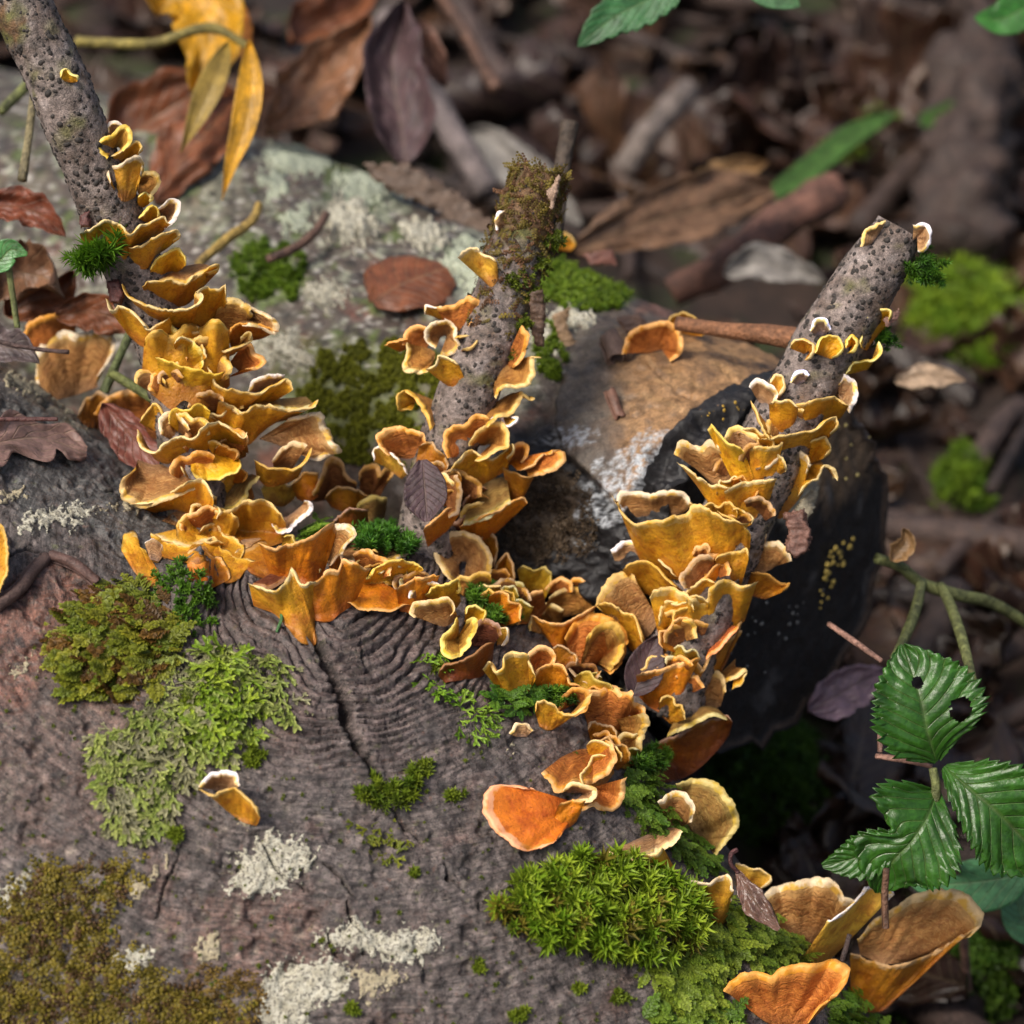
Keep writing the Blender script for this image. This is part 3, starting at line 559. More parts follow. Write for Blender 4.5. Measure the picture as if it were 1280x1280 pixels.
F('L','u',"266,461 272,470 277,482 285,485 297,487 310,491 325,490 335,482 345,478 353,473 360,478 361,487","254,506 275,514 300,512 318,506 340,498",'g',1.3,ruf=.5,lab='golden bracket whose long rim dips like a hammock on the leaning branch')
F('L','t',"314,489 318,478 328,472 342,470 354,472","322,490 345,484",'c',.8,j=1,dz=.3)
F('L','u',"280,501 295,508 308,514 318,507 330,506 345,508 358,513 366,512 374,510 386,508 388,502","278,530 293,546 318,550 330,537 347,523 368,518",'g',1.3,lab='golden bracket with a pointed side tip, middle tier of the leaning branch')
F('L','t',"316,508 345,509 372,512 389,506","325,502 350,499 380,496",'h',.9,j=1)
F('L','t',"172,480 174,468 184,463 196,470 205,480","190,492 210,508 217,502",'t',.6,lab='lumpy tan bracket in shadow behind the golden sheet on the leaning branch')
F('L','u',"176,528 185,512 194,504 201,512 206,526","188,537 206,541",'g',.8)
F('L','t',"203,543 202,525 210,517 226,526 234,538","214,550 230,545",'t',.6)
F('L','u',"182,538 184,557 198,564 210,552 225,545 242,548 250,536 262,528 276,531 290,540 299,546 300,540","196,570 215,577 235,569 250,563 270,562 287,555 303,562",'g',1.4,ruf=.5,lab='golden bracket with a humped rim over a dark hollow on the leaning branch')
F('L','u',"242,590 250,598 266,601 286,595 299,583 297,575","243,576 255,564 275,566 291,574",'y',.9,lab='smooth yellow tongue hanging below the humped bracket on the leaning branch')
F('L','t',"362,528 385,522 398,519 405,535 413,550 421,564 408,567 395,572 382,570","325,551 345,556 362,562",'t',.8,lab='tan zoned bracket folded like an ear on the leaning branch')
F('L','u',"322,573 335,582 352,585 368,585 380,575 384,561","326,591 338,603 355,601 374,593",'g',1.2,lab='cup-shaped golden bracket below the ear-like one on the leaning branch')
F('L','t',"343,578 355,560 366,554 380,560","345,585 366,586",'t',.9,j=1)
F('L','t',"172,590 157,603 156,617 176,631 205,622 238,608","174,575 190,581 215,579 238,596",'t',1.1,lab='tan-topped bracket spreading left of the leaning branch like an open fan')
F('L','u',"168,629 195,626 220,612 238,600 250,601 262,617 264,626","196,636 222,632 240,645 258,642",'g',1.2,j=1)
F('L','t',"280,634 298,632 313,607 321,597","284,617 300,599 313,594",'h',.7,thick=.12,lab='velvety olive strip of fungus on the leaning branch')
F('L','u',"253,632 275,638 295,636 303,628 316,625 331,626 345,640 351,651","258,652 268,674 285,678 297,670 315,678 337,675 355,667",'g',1.1,lab='large amber sheet of fungus below the velvety olive strip')
F('L','t',"343,654 352,663 362,661 372,650 385,641 387,633 378,629","348,648 360,645 375,634",'c',1.0,lab='narrow cream-edged bracket poking into the feathery moss')
F('L','t',"264,673 250,679 230,683 210,677 194,668","205,651 222,639 245,637 260,650",'t',1.1,lab='broad tan-domed bracket at the foot of the leaning branch')
F('L','u',"193,668 215,681 240,684 262,675 277,678","198,690 225,698 245,701 262,697",'g',1.2,j=1)
F('L','u',"152,686 159,671 168,668 170,684 180,690","163,706 177,722 189,726 192,706",'g',1.2,lab='curled golden bracket lobe hanging furthest over the knob below the leaning branch')
F('L','t',"182,680 190,674 201,680 204,693","187,700 197,702",'c',.8)
F('L','u',"261,677 272,673 276,686 285,690 291,698 301,700 315,702","266,712 282,723 297,717 304,707",'g',1.0)
F('L','t',"292,694 302,688 316,686 330,680","300,676 318,672 332,672",'c',.8)
F('L','u',"294,693 310,690 320,683 330,680","310,711 325,718 347,714 354,706",'b',.9)
F('C','u',"329,678 345,684 365,679 385,672 400,662 412,655 417,666","343,707 365,718 385,721 402,714",'o',1.3,lab='amber bracket with a sharp upswept tip beside the feathery moss')
F('C','t',"404,692 408,670 420,659 435,661 441,668 431,680 422,699","402,702 413,704",'t',.9,lab='tan fan bracket with a cream rim beside the upswept amber one')
# ---- along the ridge of the near log
F('C','u',"316,729 330,735 347,738 355,728 365,711 373,728 391,728","318,748 343,759 357,776 372,794 388,797 387,772 389,750",'g',1.0,ruf=.8,lab='golden bracket dripping a long tongue down over the crack in the log')
F('C','t',"319,728 340,734 350,728 363,711","338,717 354,704 364,702",'d',.6,j=1)
F('C','u',"384,730 400,724 410,714 422,712 428,701 440,705 450,710 459,712","389,762 405,767 416,767 427,757 440,747 447,736",'o',1.1,ruf=.8,lab='amber bracket with a crimped yellow rim right of the crack')
F('C','u',"451,716 462,722 470,711 485,702 498,700 512,702 521,706 525,713","450,726 470,730 490,722 512,720",'y',.8,ruf=.8)
F('C','t',"438,702 460,699 480,701 500,696 510,686","430,686 455,675 478,678 497,684",'t',.6,ruf=.8)
F('C','u',"436,752 448,761 465,764 485,764 507,756","444,735 465,731 490,741 504,747",'o',.8,lab='orange bracket lip overhanging the ridged wood right of the crack')
F('C','u',"498,736 510,727 530,721 547,719","503,757 520,760 537,747",'o',.8)
F('C','t',"386,613 391,621 399,608 405,592 408,580 415,575 426,582 428,593 442,606","394,627 415,624 442,614",'b',.6,lab='brown zoned bracket with a cream cap tip between the two branch stubs')
F('C','u',"409,623 415,612 430,608 446,612 462,623","414,630 430,636 450,634 460,630",'b',.7)
F('C','u',"415,651 425,645 435,636 457,638","424,667 445,670 457,657",'d',.6)
F('C','t',"452,601 453,590 462,584 472,584 474,593 486,583 488,592 481,603","451,614 462,627 474,622",'b',.7)
F('C','t',"445,640 452,628 468,622 482,626","450,655 465,655 480,648",'h',.5)
F('C','u',"329,611 340,600 352,597 361,605 372,594 376,603","336,624 355,628 367,620",'c',.6)
F('C','u',"366,605 380,591 396,592","372,618 385,622 396,616",'o',.5)
# ---- the short crusty stub
F('M','u',"574,322 580,315 595,311 604,318 613,320 619,328","602,346 610,352 618,343",'c',.9,lab='cream-lipped yellow bracket alone on the upper left of the short stub')
F('M','t',"622,286 619,275 624,267 630,263","627,287 632,276",'c',.3,lab='tiny cream bracket under the broken top of the short stub')
F('M','u',"530,392 533,382 545,384 552,383 554,392 559,401","545,397 559,404",'c',.7)
F('M','t',"549,388 560,385 572,382 578,377 586,373 596,377 599,386 590,397 583,407","560,410 575,414 591,402",'o',.6)
F('M','t',"545,434 537,428 534,417 537,409 547,404 560,404 568,411 568,421 571,431 564,439 550,441","551,421 559,418",'t',.8,lab='rosette bracket with a thick cream rim on the short stub')
F('M','u',"569,423 580,420 592,419 597,425 589,435 578,437","567,431 575,439",'g',.7)
F('M','u',"483,431 495,426 509,425","499,440 512,434",'o',.8)
F('M','t',"507,430 511,413 528,410 536,414","530,442 538,426",'o',.6)
F('M','t',"511,431 510,445 507,461 520,464 536,461","530,434 543,440 541,453",'g',.8)
F('M','u',"534,461 545,455 548,445 560,447 571,455","553,475 565,480 577,473",'g',.8)
F('M','t',"516,513 498,512 498,497 505,489 515,493 525,505 535,525 538,534","522,497 540,500 548,516",'g',.9,lab='horn-shaped golden bracket projecting left from the short stub')
F('M','t',"489,568 478,556 475,546 483,539 498,535 512,540 525,544 529,556","500,572 516,572 524,562",'o',.9)
F('M','u',"467,577 469,562 480,559 490,568 502,579 508,591","484,585 500,598",'c',.9)
F('M','t',"650,411 658,420 656,435 649,450 641,458","636,440 634,455",'o',.5)
F('M','t',"621,495 629,481 648,483 660,478 665,463 664,448 672,448","619,481 627,462 648,449",'g',.9,lab='golden bracket with a hooked tip on the right flank of the short stub')
F('M','t',"611,531 622,520 638,516 646,506 652,491 661,500 665,498","606,516 625,500 641,491",'g',.9)
F('M','u',"612,528 625,520 632,534 643,531 646,523 638,520","616,515 632,512",'c',.9)
F('M','t',"563,570 557,551 565,535 582,532 590,524 600,521 609,528","576,569 590,556 602,545",'o',.8,lab='large orange zoned cap low on the front of the short stub')
F('M','t',"588,557 600,540 615,531 629,533 634,545 633,556 620,561 608,569 594,573","604,557 616,553",'g',1.4,lab='ruffled golden cap overlapping the orange zoned cap on the short stub')
F('M','u',"543,588 560,591 575,575 590,562 610,572 626,565 638,555 639,563 631,576","568,602 585,611 602,603 622,588 633,582",'g',1.5,lab='sweeping golden bracket rim below the two caps on the short stub')
F('M','t',"650,590 668,583 680,569 701,567 701,575 690,586 675,591 660,594","638,577 655,574",'o',.9,lab='orange bracket shaped like a duck bill jutting towards the charred log end')
F('M','u',"630,585 645,591 660,596 670,590","638,617 650,623 658,606",'b',.9,j=1)
F('M','t',"633,574 644,558 655,555 657,568 651,577","633,582 646,580",'o',.6)
F('M','t',"569,596 574,610 575,626 571,636 560,642","547,600 551,615 558,628",'b',1.0)
F('M','u',"531,660 545,648 562,635 573,643","538,678 546,670 562,657",'o',1.1)
F('M','t',"582,652 605,646 622,638 635,627","592,615 614,600 630,597",'h',.9)
F('M','u',"578,656 595,648 610,642 625,636 635,628 653,624 655,631","586,662 600,671 619,663 637,647",'o',1.2,lab='amber bracket with a thin spout-like tip at the foot of the short stub')
F('C','u',"597,682 608,667 619,671 621,690 617,707","596,702 606,711",'b',.8)
F('C','u',"618,717 625,700 635,692 641,705 642,728","617,724 631,731",'b',.8)
F('C','t',"575,728 558,714 548,693 554,678 572,667 591,671 606,685 610,702 606,716 597,729 588,736 578,729","574,704 584,699",'t',.9,thick=.14,dz=1.3,lab='round cream-rimmed disc bracket with a cracked tan centre at the log ridge')
F('C','t',"515,747 518,733 530,727 546,733","524,748 541,744",'c',.8,dz=.8)
F('C','u',"533,743 545,733 560,728 571,725 574,735 565,743","547,754 565,758 574,747",'y',1.0,dz=.8)
F('C','t',"522,771 516,765 520,757 530,753 545,752 558,750 564,760 561,769","538,778 555,783 572,770",'t',.9,dz=.6)
F('C','u',"582,769 585,760 600,758 607,765 603,776 598,784","581,777 591,787",'y',.7)
F('C','t',"583,778 592,774 593,786 588,796 585,804 578,813 569,821 559,819 554,805 558,794 568,785 573,775","569,804 575,800",'y',1.0,thick=.15,lab='bright yellow cup-shaped bracket with a thick rolled rim')
F('C','t',"587,802 589,785 605,777 619,782 623,796","594,808 613,810",'d',.7)
F('C','u',"620,797 625,785 635,788 633,801 627,807","621,806 629,808",'c',.6)
F('C','u',"550,841 560,828 575,825 590,820 600,808 614,804","558,848 580,845 601,841 612,822",'d',.9,lab='dark red-brown shrivelled bracket below the yellow cup')
F('C','t',"606,757 611,742 622,730 632,724 645,730 656,742 660,752","613,762 635,759 652,755",'b',.7,ruf=.8)
F('C','u',"648,713 655,709 670,712 682,707 689,722 683,740","653,730 668,741 680,743",'h',.7)
F('C','t',"684,738 692,728 703,724 712,730 713,740","689,743 706,743",'o',.5)
F('C','t',"711,734 718,725 728,726 733,735 729,744","714,743 726,745",'o',.5)
F('C','t',"690,750 705,738 722,735 738,741 744,755 737,766","678,768 695,774 717,768",'g',.6,lab='broad orange zoned shelf bracket in the chain along the log ridge')
F('C','u',"667,768 680,775 700,779 721,769 742,757","689,798 700,811 714,803 722,787",'o',1.1,j=1)
F('C','u',"606,837 615,828 622,838 628,835 630,822 640,815 655,818 661,830 668,846","629,865 645,873 653,871 657,857",'g',1.1,lab='golden three-lobed bracket like a flared skirt above bare log wood')
F('C','t',"658,832 664,818 678,810 689,815 691,826 682,834 670,840","667,841 682,837",'o',.8)
F('C','u',"667,847 680,833 692,828 705,834 713,852 724,858","679,863 695,870 710,861",'o',1.0)
F('C','u',"671,887 673,877 690,878 700,888 712,893 725,886 734,868","679,903 690,908 707,897",'g',.9)
F('C','t',"700,890 705,875 720,861 733,867 731,886 718,894","711,884 721,879",'o',1.0)
F('C','t',"710,802 722,782 738,771 755,774 770,781 779,795 776,816 766,833 758,840","713,832 728,839 742,828",'o',.8,lab='layered orange shell-shaped bracket with many growth lines')
F('C','t',"734,802 750,785 768,784 777,800 771,821 760,837","723,840 736,822",'g',1.1,j=1)
F('C','u',"712,832 722,846 740,852 748,838","720,856 738,862",'b',.9)
F('R','t',"749,757 756,740 762,729 770,721 784,719 792,726","797,803 814,792 822,776",'t',.8,lab='tan upright fan bracket at the lower left of the charred face')
F('R','u',"749,758 765,755 780,765 792,768 798,785 801,801","773,787 789,808 803,811 812,802",'g',1.3)
F('R','u',"781,713 790,705 805,702 820,707 830,721 842,731","798,735 815,739 835,749 853,738",'g',1.1)
F('R','t',"766,690 775,683 782,679 796,679 799,691","774,712 790,708 799,702",'c',.7)
F('R','u',"791,661 800,667 812,684 830,704 844,716","798,692 814,707 836,725",'g',1.0,lab='narrow golden strap of fungus slanting beside the largest bracket')
F('R','u',"819,746 825,739 840,736 855,740 875,752 885,748 887,737 900,727 915,732 925,735 939,729","833,792 841,818 855,826 875,823 902,793 928,762",'g',1.5,ruf=.4,lab='large two-lobed golden bracket with a frosted smooth face')
F('R','u',"799,843 815,838 830,835 850,828 871,824","803,862 820,878 833,884 847,873 853,857",'o',1.2)
F('R','u',"872,822 880,835 890,815 900,802 915,795 921,781 923,790 912,801","858,853 875,869 892,853 907,832",'b',1.1)
F('R','t',"884,820 900,808 919,785","889,804 910,783",'r',.8,j=1)
F('R','t',"904,852 920,845 932,837 931,849 915,862","899,845 914,831 921,824",'g',.7)
F('R','t',"868,872 880,852 892,842 901,848 904,866","873,888 890,886 900,883",'t',.8)
F('R','t',"838,917 865,906 892,894 905,898","848,895 870,884 892,884",'h',.6,lab='rough brown bracket hanging over the dark gap below the branch foot')
F('R','u',"815,936 830,925 845,920 860,910 885,900 906,899 910,905","813,963 840,969 866,959 892,934 908,913",'d',1.0,j=1)
F('C','t',"731,882 737,868 755,865 768,859 776,867 786,865 791,880 799,885 801,896","738,908 760,919 782,908",'o',.8,ruf=.9,lab='frilled orange bracket uppermost in the cluster by the bare wood')
F('C','t',"801,893 807,905 801,919 798,936 790,947 775,943 764,931 754,925","743,905 765,899 787,893",'g',1.0,ruf=.8,lab='orange bracket folded over below the frilled one')
F('C','t',"682,963 690,971 700,987 715,979 735,976 756,966 764,950 761,935 752,929","704,945 725,937 747,938",'o',.9,lab='saucer-shaped orange bracket with a wavy cream rim')
F('A','u',"668,989 640,984 618,989 609,1005 614,1026 630,1044 650,1057 676,1057 694,1046 703,1030","692,1000 708,1010 702,1022",'r',.45,ruf=.8,pw=.7,lab='flat wet orange-red disc bracket lying on the bare log')
F('C','t',"779,974 776,990 771,1006 755,1012 740,1006 727,1011","733,986 757,974",'o',.8)
F('C','t',"706,990 715,982 730,982 743,990 738,999 720,999","714,992 732,990",'c',1.0)
F('C','u',"700,1006 715,1000 730,1002","694,1028 706,1032 722,1022",'o',.4)
F('A','t',"767,1062 775,1071 795,1072 820,1063 841,1051 847,1039","789,1053 815,1041 837,1035",'c',1.3,ruf=.3,thick=.13,lab='pale cream mushroom-like bracket cap on a yellow stalk above the moss cushion')
F('A','u',"769,1067 795,1073 826,1061","788,1087 815,1103 834,1108 841,1092",'g',1.1,j=1)
F('A','u',"855,1112 865,1102 885,1104 900,1095 913,1098 912,1115 909,1130","863,1130 880,1138 890,1156 907,1143",'t',1.1,lab='cream-yellow crumpled bracket growing out of the bright moss cushion')
F('A','t',"824,1136 832,1121 850,1117","829,1140 847,1131",'c',.6)
F('A','t',"848,987 870,979 895,984 913,1005 919,1026 906,1047 890,1063","853,1012 865,1038 881,1054",'h',.7,lab='olive-brown weathered bracket at the log edge over the dark gap')
F('A','t',"826,1007 840,994 856,996 865,1010 861,1027","837,1033 851,1033",'t',.8)
F('A','u',"920,1080 935,1084 955,1089 964,1098 951,1110","926,1108 946,1114",'c',.7)
F('A','t',"963,1122 975,1112 990,1108 1010,1104 1030,1102 1042,1110 1052,1126 1067,1131","983,1173 1005,1184 1032,1189",'t',1.0,ruf=.4,lab='tan scallop-shell bracket with ridged growth bands beside the dead leaf')
F('A','u',"1038,1152 1065,1131 1085,1108 1106,1099 1112,1121","1018,1184 1040,1190 1053,1184",'c',1.5,j=1)
F('A','t',"1080,1178 1100,1152 1120,1140 1140,1125 1165,1118 1190,1119 1211,1134 1219,1150 1203,1172","1083,1193 1110,1204 1148,1199",'t',1.0,ruf=.4,dz=.6,lab='largest tan shell bracket standing clear of the log at its lower end')
F('A','u',"1069,1191 1090,1200 1120,1206 1150,1197 1181,1182 1207,1165","1078,1233 1090,1250 1112,1252 1133,1234",'b',1.4,ruf=.4,j=1,dz=.4)
F('A','t',"914,1242 930,1225 950,1221 965,1225 980,1215 1000,1211 1020,1209 1040,1204 1054,1215 1050,1228 1040,1242 1020,1258 1006,1278","958,1278 990,1290 1005,1292",'o',1.1,ruf=.5,lab='orange-brown shell bracket with a cream rim lowest on the log')
F('A','t',"254,985 262,972 280,966 292,970 296,983","268,987 286,992",'c',1.0,ruf=.4,lab='lone cream and yellow bracket on bare log wood beside the liverwort')
F('A','u',"255,988 268,994 282,988 295,985 306,995 319,1010 322,1020","283,1008 300,1022 316,1026",'g',1.1,j=1)
# ---- the stub over the charred face
F('R','u',"777,624 785,640 800,655 815,652 840,648 858,643 866,633 880,635 890,642 900,648 915,652 927,655","803,693 825,704 850,714 868,720 887,709 902,693 918,667",'g',1.7,ruf=.5,lab='largest golden bracket, spread like a bowl in front of the charred face')
F('R','t',"777,627 779,617 795,616 812,620 830,616 850,619 860,633","793,650 820,645 847,643",'t',.9,j=1,thick=.12)
F('R','t',"849,570 854,554 862,556 875,560 885,554 896,562","878,592 900,613 917,602",'t',.8,thick=.12,lab='hairy tan bracket with cream knobs behind a golden strap')
F('R','u',"851,580 865,588 875,598 885,605 895,605 910,608","888,627 895,646 907,643 914,627",'g',1.1,j=1)
F('R','u',"887,540 892,533 900,542 910,552 922,560 931,572","913,597 920,605 931,602 936,591",'y',1.0)
F('R','t',"909,551 915,538 925,536 935,542 945,549 947,561","923,573 941,577",'c',.7)
F('R','u',"909,613 925,605 945,602 967,599","913,642 925,653 942,642 958,627",'g',1.2)
F('R','u',"948,586 965,580 975,570 985,564 1000,565 1009,575 1006,592","953,602 965,624 976,639 987,628 1003,607",'t',1.4,lab='cream-tipped crumpled bracket in the middle of the stub over the charred face')
F('R','u',"939,561 950,557 965,558 977,554","941,587 950,603 967,597",'g',1.0)
F('R','t',"939,485 947,477 960,482 969,492 966,502","948,502 961,508",'c',.7)
F('R','u',"962,480 968,469 978,471 981,482 973,494","965,496 973,499",'c',.6)
F('R','u',"963,504 975,499 986,500 996,508","964,521 970,532 986,534 994,521",'g',1.0)
F('R','u',"994,506 1010,502 1025,498 1035,496 1048,500 1057,508","988,531 995,542 1011,537 1031,527 1052,516",'g',1.2,lab='wide golden bracket just below the pustule-dotted bark of the right-leaning stub')
F('R','t',"1047,482 1055,472 1066,478 1069,490 1060,514","1050,507 1045,490",'c',.6)
F('R','u',"954,549 975,545 1000,540 1020,535 1030,525 1041,522 1044,532 1035,544","963,562 985,565 1011,558 1032,551",'g',1.2)
F('R','u',"998,562 1020,548 1031,546 1038,560 1029,573","1003,583 1017,578",'g',1.0)
F('R','u',"1001,619 1010,605 1025,598 1030,584 1041,589 1044,601","1003,601 1015,585 1026,577",'g',.8)
F('R','u',"939,505 945,516 950,531 961,549","955,527 971,547",'g',1.0)
F('R','u',"989,436 992,427 1005,424 1016,430 1013,446 1005,450","1004,442 1013,437",'g',.7)
F('R','u',"1019,441 1029,421 1040,419 1051,424 1050,441 1040,448","1023,443 1036,448",'y',.7)
F('R','u',"1056,436 1058,425 1066,420 1072,427 1069,437 1060,442","1062,433 1066,431",'y',.5)
F('R','u',"1059,467 1065,455 1078,450 1090,450 1099,440 1095,431","1069,465 1086,461",'y',.8)
F('R','u',"1077,432 1078,410 1085,395 1100,387 1113,392 1111,401","1085,433 1095,417 1107,404",'y',.9,thick=.14,lab='bright yellow thick-rimmed bracket hugging the edge of the right-leaning stub')
F('R','t',"1079,307 1082,290 1095,283 1106,279","1089,305 1100,290",'c',.4,lab='cream crust bracket on the left edge of the cut branch tip')
F('R','t',"1142,284 1158,282 1163,295 1156,311 1147,314","1141,302 1146,292",'c',.4,lab='cream crust bracket above the moss tuft at the cut branch tip')
F('R','t',"1014,414 1020,403 1030,401 1036,413","1019,418 1031,418",'w',.5)
F('R','t',"990,478 994,470 1004,465 1010,470","996,480 1006,477",'w',.4)
F('R','t',"937,692 944,670 950,659 956,664 953,680 970,679 979,690 984,702","938,718 956,715 967,708",'t',.9,thick=.12,lab='pale woolly bracket beside the torn wood splinter')
F('R','u',"938,716 960,718 975,728 986,730 976,740","933,743 956,749",'b',.9,j=1)
F('R','u',"896,701 905,692 920,690 933,686 935,696","904,707 915,725 927,725",'g',.9)
F('R','u',"899,640 915,648 928,655 937,666","908,670 925,678 932,693",'g',.9)
# ---- at the top edge of the near log, left of the leaning branch
F('A','t',"52,478 50,452 60,428 78,419 100,421 124,414 137,430 131,452 118,470","72,500 95,494 120,484",'t',.6,ruf=.4,dz=-1.6,lab='tan zoned fan bracket at the top edge of the near log beside green stems')
F('A','t',"30,428 38,408 55,398 78,396 92,404","45,440 70,436 90,430",'o',.6,dz=-2.6,lab='orange bracket half hidden behind the tan zoned fan bracket')
F('A','t',"122,518 138,500 165,489 187,499 198,516","146,534 174,544 194,550",'o',.7,dz=-1.2,lab='orange bracket lying against the russet leaf left of the leaning branch')
F('A','u',"98,520 108,500 122,492 138,500","108,532 126,538",'b',.6,dz=-1.4,lab='brown bracket below the tan zoned fan bracket')
F('A','u',"-14,650 3,660 10,688 9,716 -4,742","-26,690 -22,720",'g',.8,ruf=.3,lab='golden bracket edge at the peeled bark patch')
F('A','t',"640,918 646,906 658,905 664,914","646,921 658,921",'c',.3,lab='tiny cream button bracket on bare wood beside the grey lichen spot')
# ---- on the far log and beside the near one
F('B','t',"784,442 787,425 795,414 810,408 825,404 840,408 849,425 846,441 835,450","812,441 826,436",'o',1.0,ruf=.9,lab='crumpled orange bracket on top of the far log beside a bark curl')
F('B','u',"834,406 842,395 855,391 870,399 881,410 879,419","844,414 865,420",'g',.8,lab='golden bracket at the end of the reddish twig on the far log')
F('B','u',"691,306 700,291 712,294 719,306","699,312 713,314",'g',.7,lab='small blurred golden bracket behind the short stub on the far log')

# ---- small brackets crowding between the larger ones
_rf = random.Random(77)
def crowd(host, path, n, tints, sp, s0=13, s1=25, dz=-.1):
    L = pts(path); P = cat(L, 60)
    for i in range(n):
        x, y = P[_rf.randrange(60)]; x += _rf.uniform(-sp, sp); y += _rf.uniform(-sp, sp)*.7; s = _rf.uniform(s0, s1); a0 = _rf.uniform(-.9, .9)
        d = (math.sin(a0), -math.cos(a0)); e = (d[1], -d[0]); wv = [(-1, .35), (-.8, .75), (-.35, 1.02), (.1, .92), (.5, 1.05), (.9, .7), (1, .3)]
        rim = ' '.join(f"{x+e[0]*u*s*1.0+d[0]*v*s*.9+_rf.uniform(-2,2):.1f},{y+e[1]*u*s*1.0+d[1]*v*s*.9+_rf.uniform(-2,2):.1f}" for u, v in wv)
        base = ' '.join(f"{x+e[0]*u*s*.5-d[0]*s*.35:.1f},{y+e[1]*u*s*.5-d[1]*s*.35:.1f}" for u in (-1, 0, 1))
        F(host, 'u' if _rf.random() < .55 else 't', rim, base, _rf.choice(tints), _rf.uniform(.45, .9), .7, dz=dz)
crowd('L', "232,380 240,470 268,560 275,640 255,690", 12, 'ggob', 30)
crowd('L', "222,430 250,500 262,560 275,640 262,700", 16, 'gggoy', 26, 24, 38, -.25)
crowd('R', "905,690 885,740 860,790", 8, 'ggo', 18, 20, 32, -.2)
crowd('M', "545,560 560,620 590,650 610,690", 12, 'obgd', 26)
crowd('C', "345,690 420,710 500,720 540,740", 12, 'gobh', 14)
crowd('C', "600,740 650,770 690,800 720,850 760,900 770,960", 24, 'obdgh', 20)
crowd('R', "850,800 835,860 860,880", 7, 'gobh', 24)
crowd('R', "985,520 950,580 905,660 870,760 840,830", 14, 'ggob', 26)
# brackets that share size, colour and place are told apart by counting down from the top
_ord = ['topmost', 'second from top', 'third from top', 'fourth from top', 'fifth from top', 'sixth from top', 'seventh from top', 'eighth from top']
_by = {}
for o in _auto: _by.setdefault(o['label'], []).append(o)
for l_, os_ in _by.items():
    if len(os_) > 1:
        os_.sort(key=lambda o: -o.location.z)
        for k_, o in enumerate(os_): o['label'] = l_+(', '+_ord[k_] if k_ < 8 else '')
# ================================================================== moss, liverwort, lichen
def moss_mat(name, rough=.55):
    n = NT(name); c = n.attr('Col'); c = n.mix(1.0, c, n.ramp(n.noise(8, 3), [(.3, .7), (.7, 1.3)]), 'MULTIPLY'); n.out(c, rough, None, .35)
    tr_ = n.t.nodes.new('ShaderNodeBsdfTranslucent'); ms = n.t.nodes.new('ShaderNodeMixShader'); n.l(c, tr_.inputs[0]); ms.inputs[0].default_value = .28
    ou = n.t.nodes['Material Output']; n.l(n.b.outputs[0], ms.inputs[1]); n.l(tr_.outputs[0], ms.inputs[2]); n.l(ms.outputs[0], ou.inputs[0]); return n.m
M_MOSS = moss_mat('moss_leaf')
_mr = np.random.RandomState(3)
def leaf4(b, d, up, L, wd):              # one folded pointed leaf: 5 vertices, 4 triangles
    d = nrm(d); s = nrm(np.cross(d, up)); n_ = np.cross(s, d)
    return np.array([b, b+d*L*.45+s*wd+n_*.10*L, b+d*L*.45-n_*.02*L, b+d*L*.45-s*wd+n_*.10*L, b+d*L-n_*.12*L])
LF = np.array([[0, 1, 2], [0, 2, 3], [1, 4, 2], [2, 4, 3]])
def t_star(n=26, h=1.0, L=.42, wd=.055, seed=0):
    r = np.random.RandomState(seed); V, F_, K = [], [], []
    for i in range(n):
        t = (i/n)**.8; a = i*2.4+r.rand()*.5; el = .25+1.0*t**2+r.rand()*.2; d = np.array([math.cos(a)*math.cos(el), math.sin(a)*math.cos(el), math.sin(el)])
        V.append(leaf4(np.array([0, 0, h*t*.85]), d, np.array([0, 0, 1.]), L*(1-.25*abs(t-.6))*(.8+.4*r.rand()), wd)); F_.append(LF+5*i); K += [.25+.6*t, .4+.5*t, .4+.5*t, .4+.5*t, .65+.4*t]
    return np.concatenate(V), np.concatenate(F_), np.array(K)
def t_frond(n=22, h=1.0, L=.20, wd=.05, seed=0, droop=.4, bush=.35):
    r = np.random.RandomState(seed); V, F_, K = [], [], []; o = 0
    def stem(p0, d0, hh, nn, LL):
        nonlocal o
        side = nrm(np.cross(d0, [0, 0, 1.])+1e-6); p = p0.copy(); d = d0.copy()
        for i in range(nn):
            t = i/nn; p = p+d*hh/nn; d = nrm(d-np.array([0, 0, droop/nn])); sg = 1 if i % 2 else -1
            lf = nrm(d*.75+side*sg*(.75+.3*r.rand())+np.array([0, 0, bush])*(r.rand()-.3)); V.append(leaf4(p, lf, np.array([0, 0, 1.]), LL*(1.1-.6*t)*(.8+.4*r.rand()), wd*LL/.2)); F_.append(LF+o); o += 5
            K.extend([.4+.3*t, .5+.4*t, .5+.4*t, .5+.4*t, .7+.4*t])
        return p
    stem(np.zeros(3), nrm(np.array([1., 0, .45])), h, n, L)
    for j in range(5):
        t = .2+.14*j; sg = 1 if j % 2 else -1; stem(np.array([h*t, 0, h*(.3*t)]), nrm(np.array([.8, sg*.8, .35])), h*.42*(1.1-t), int(n*.5), L*.75)
    return np.concatenate(V), np.concatenate(F_), np.array(K)
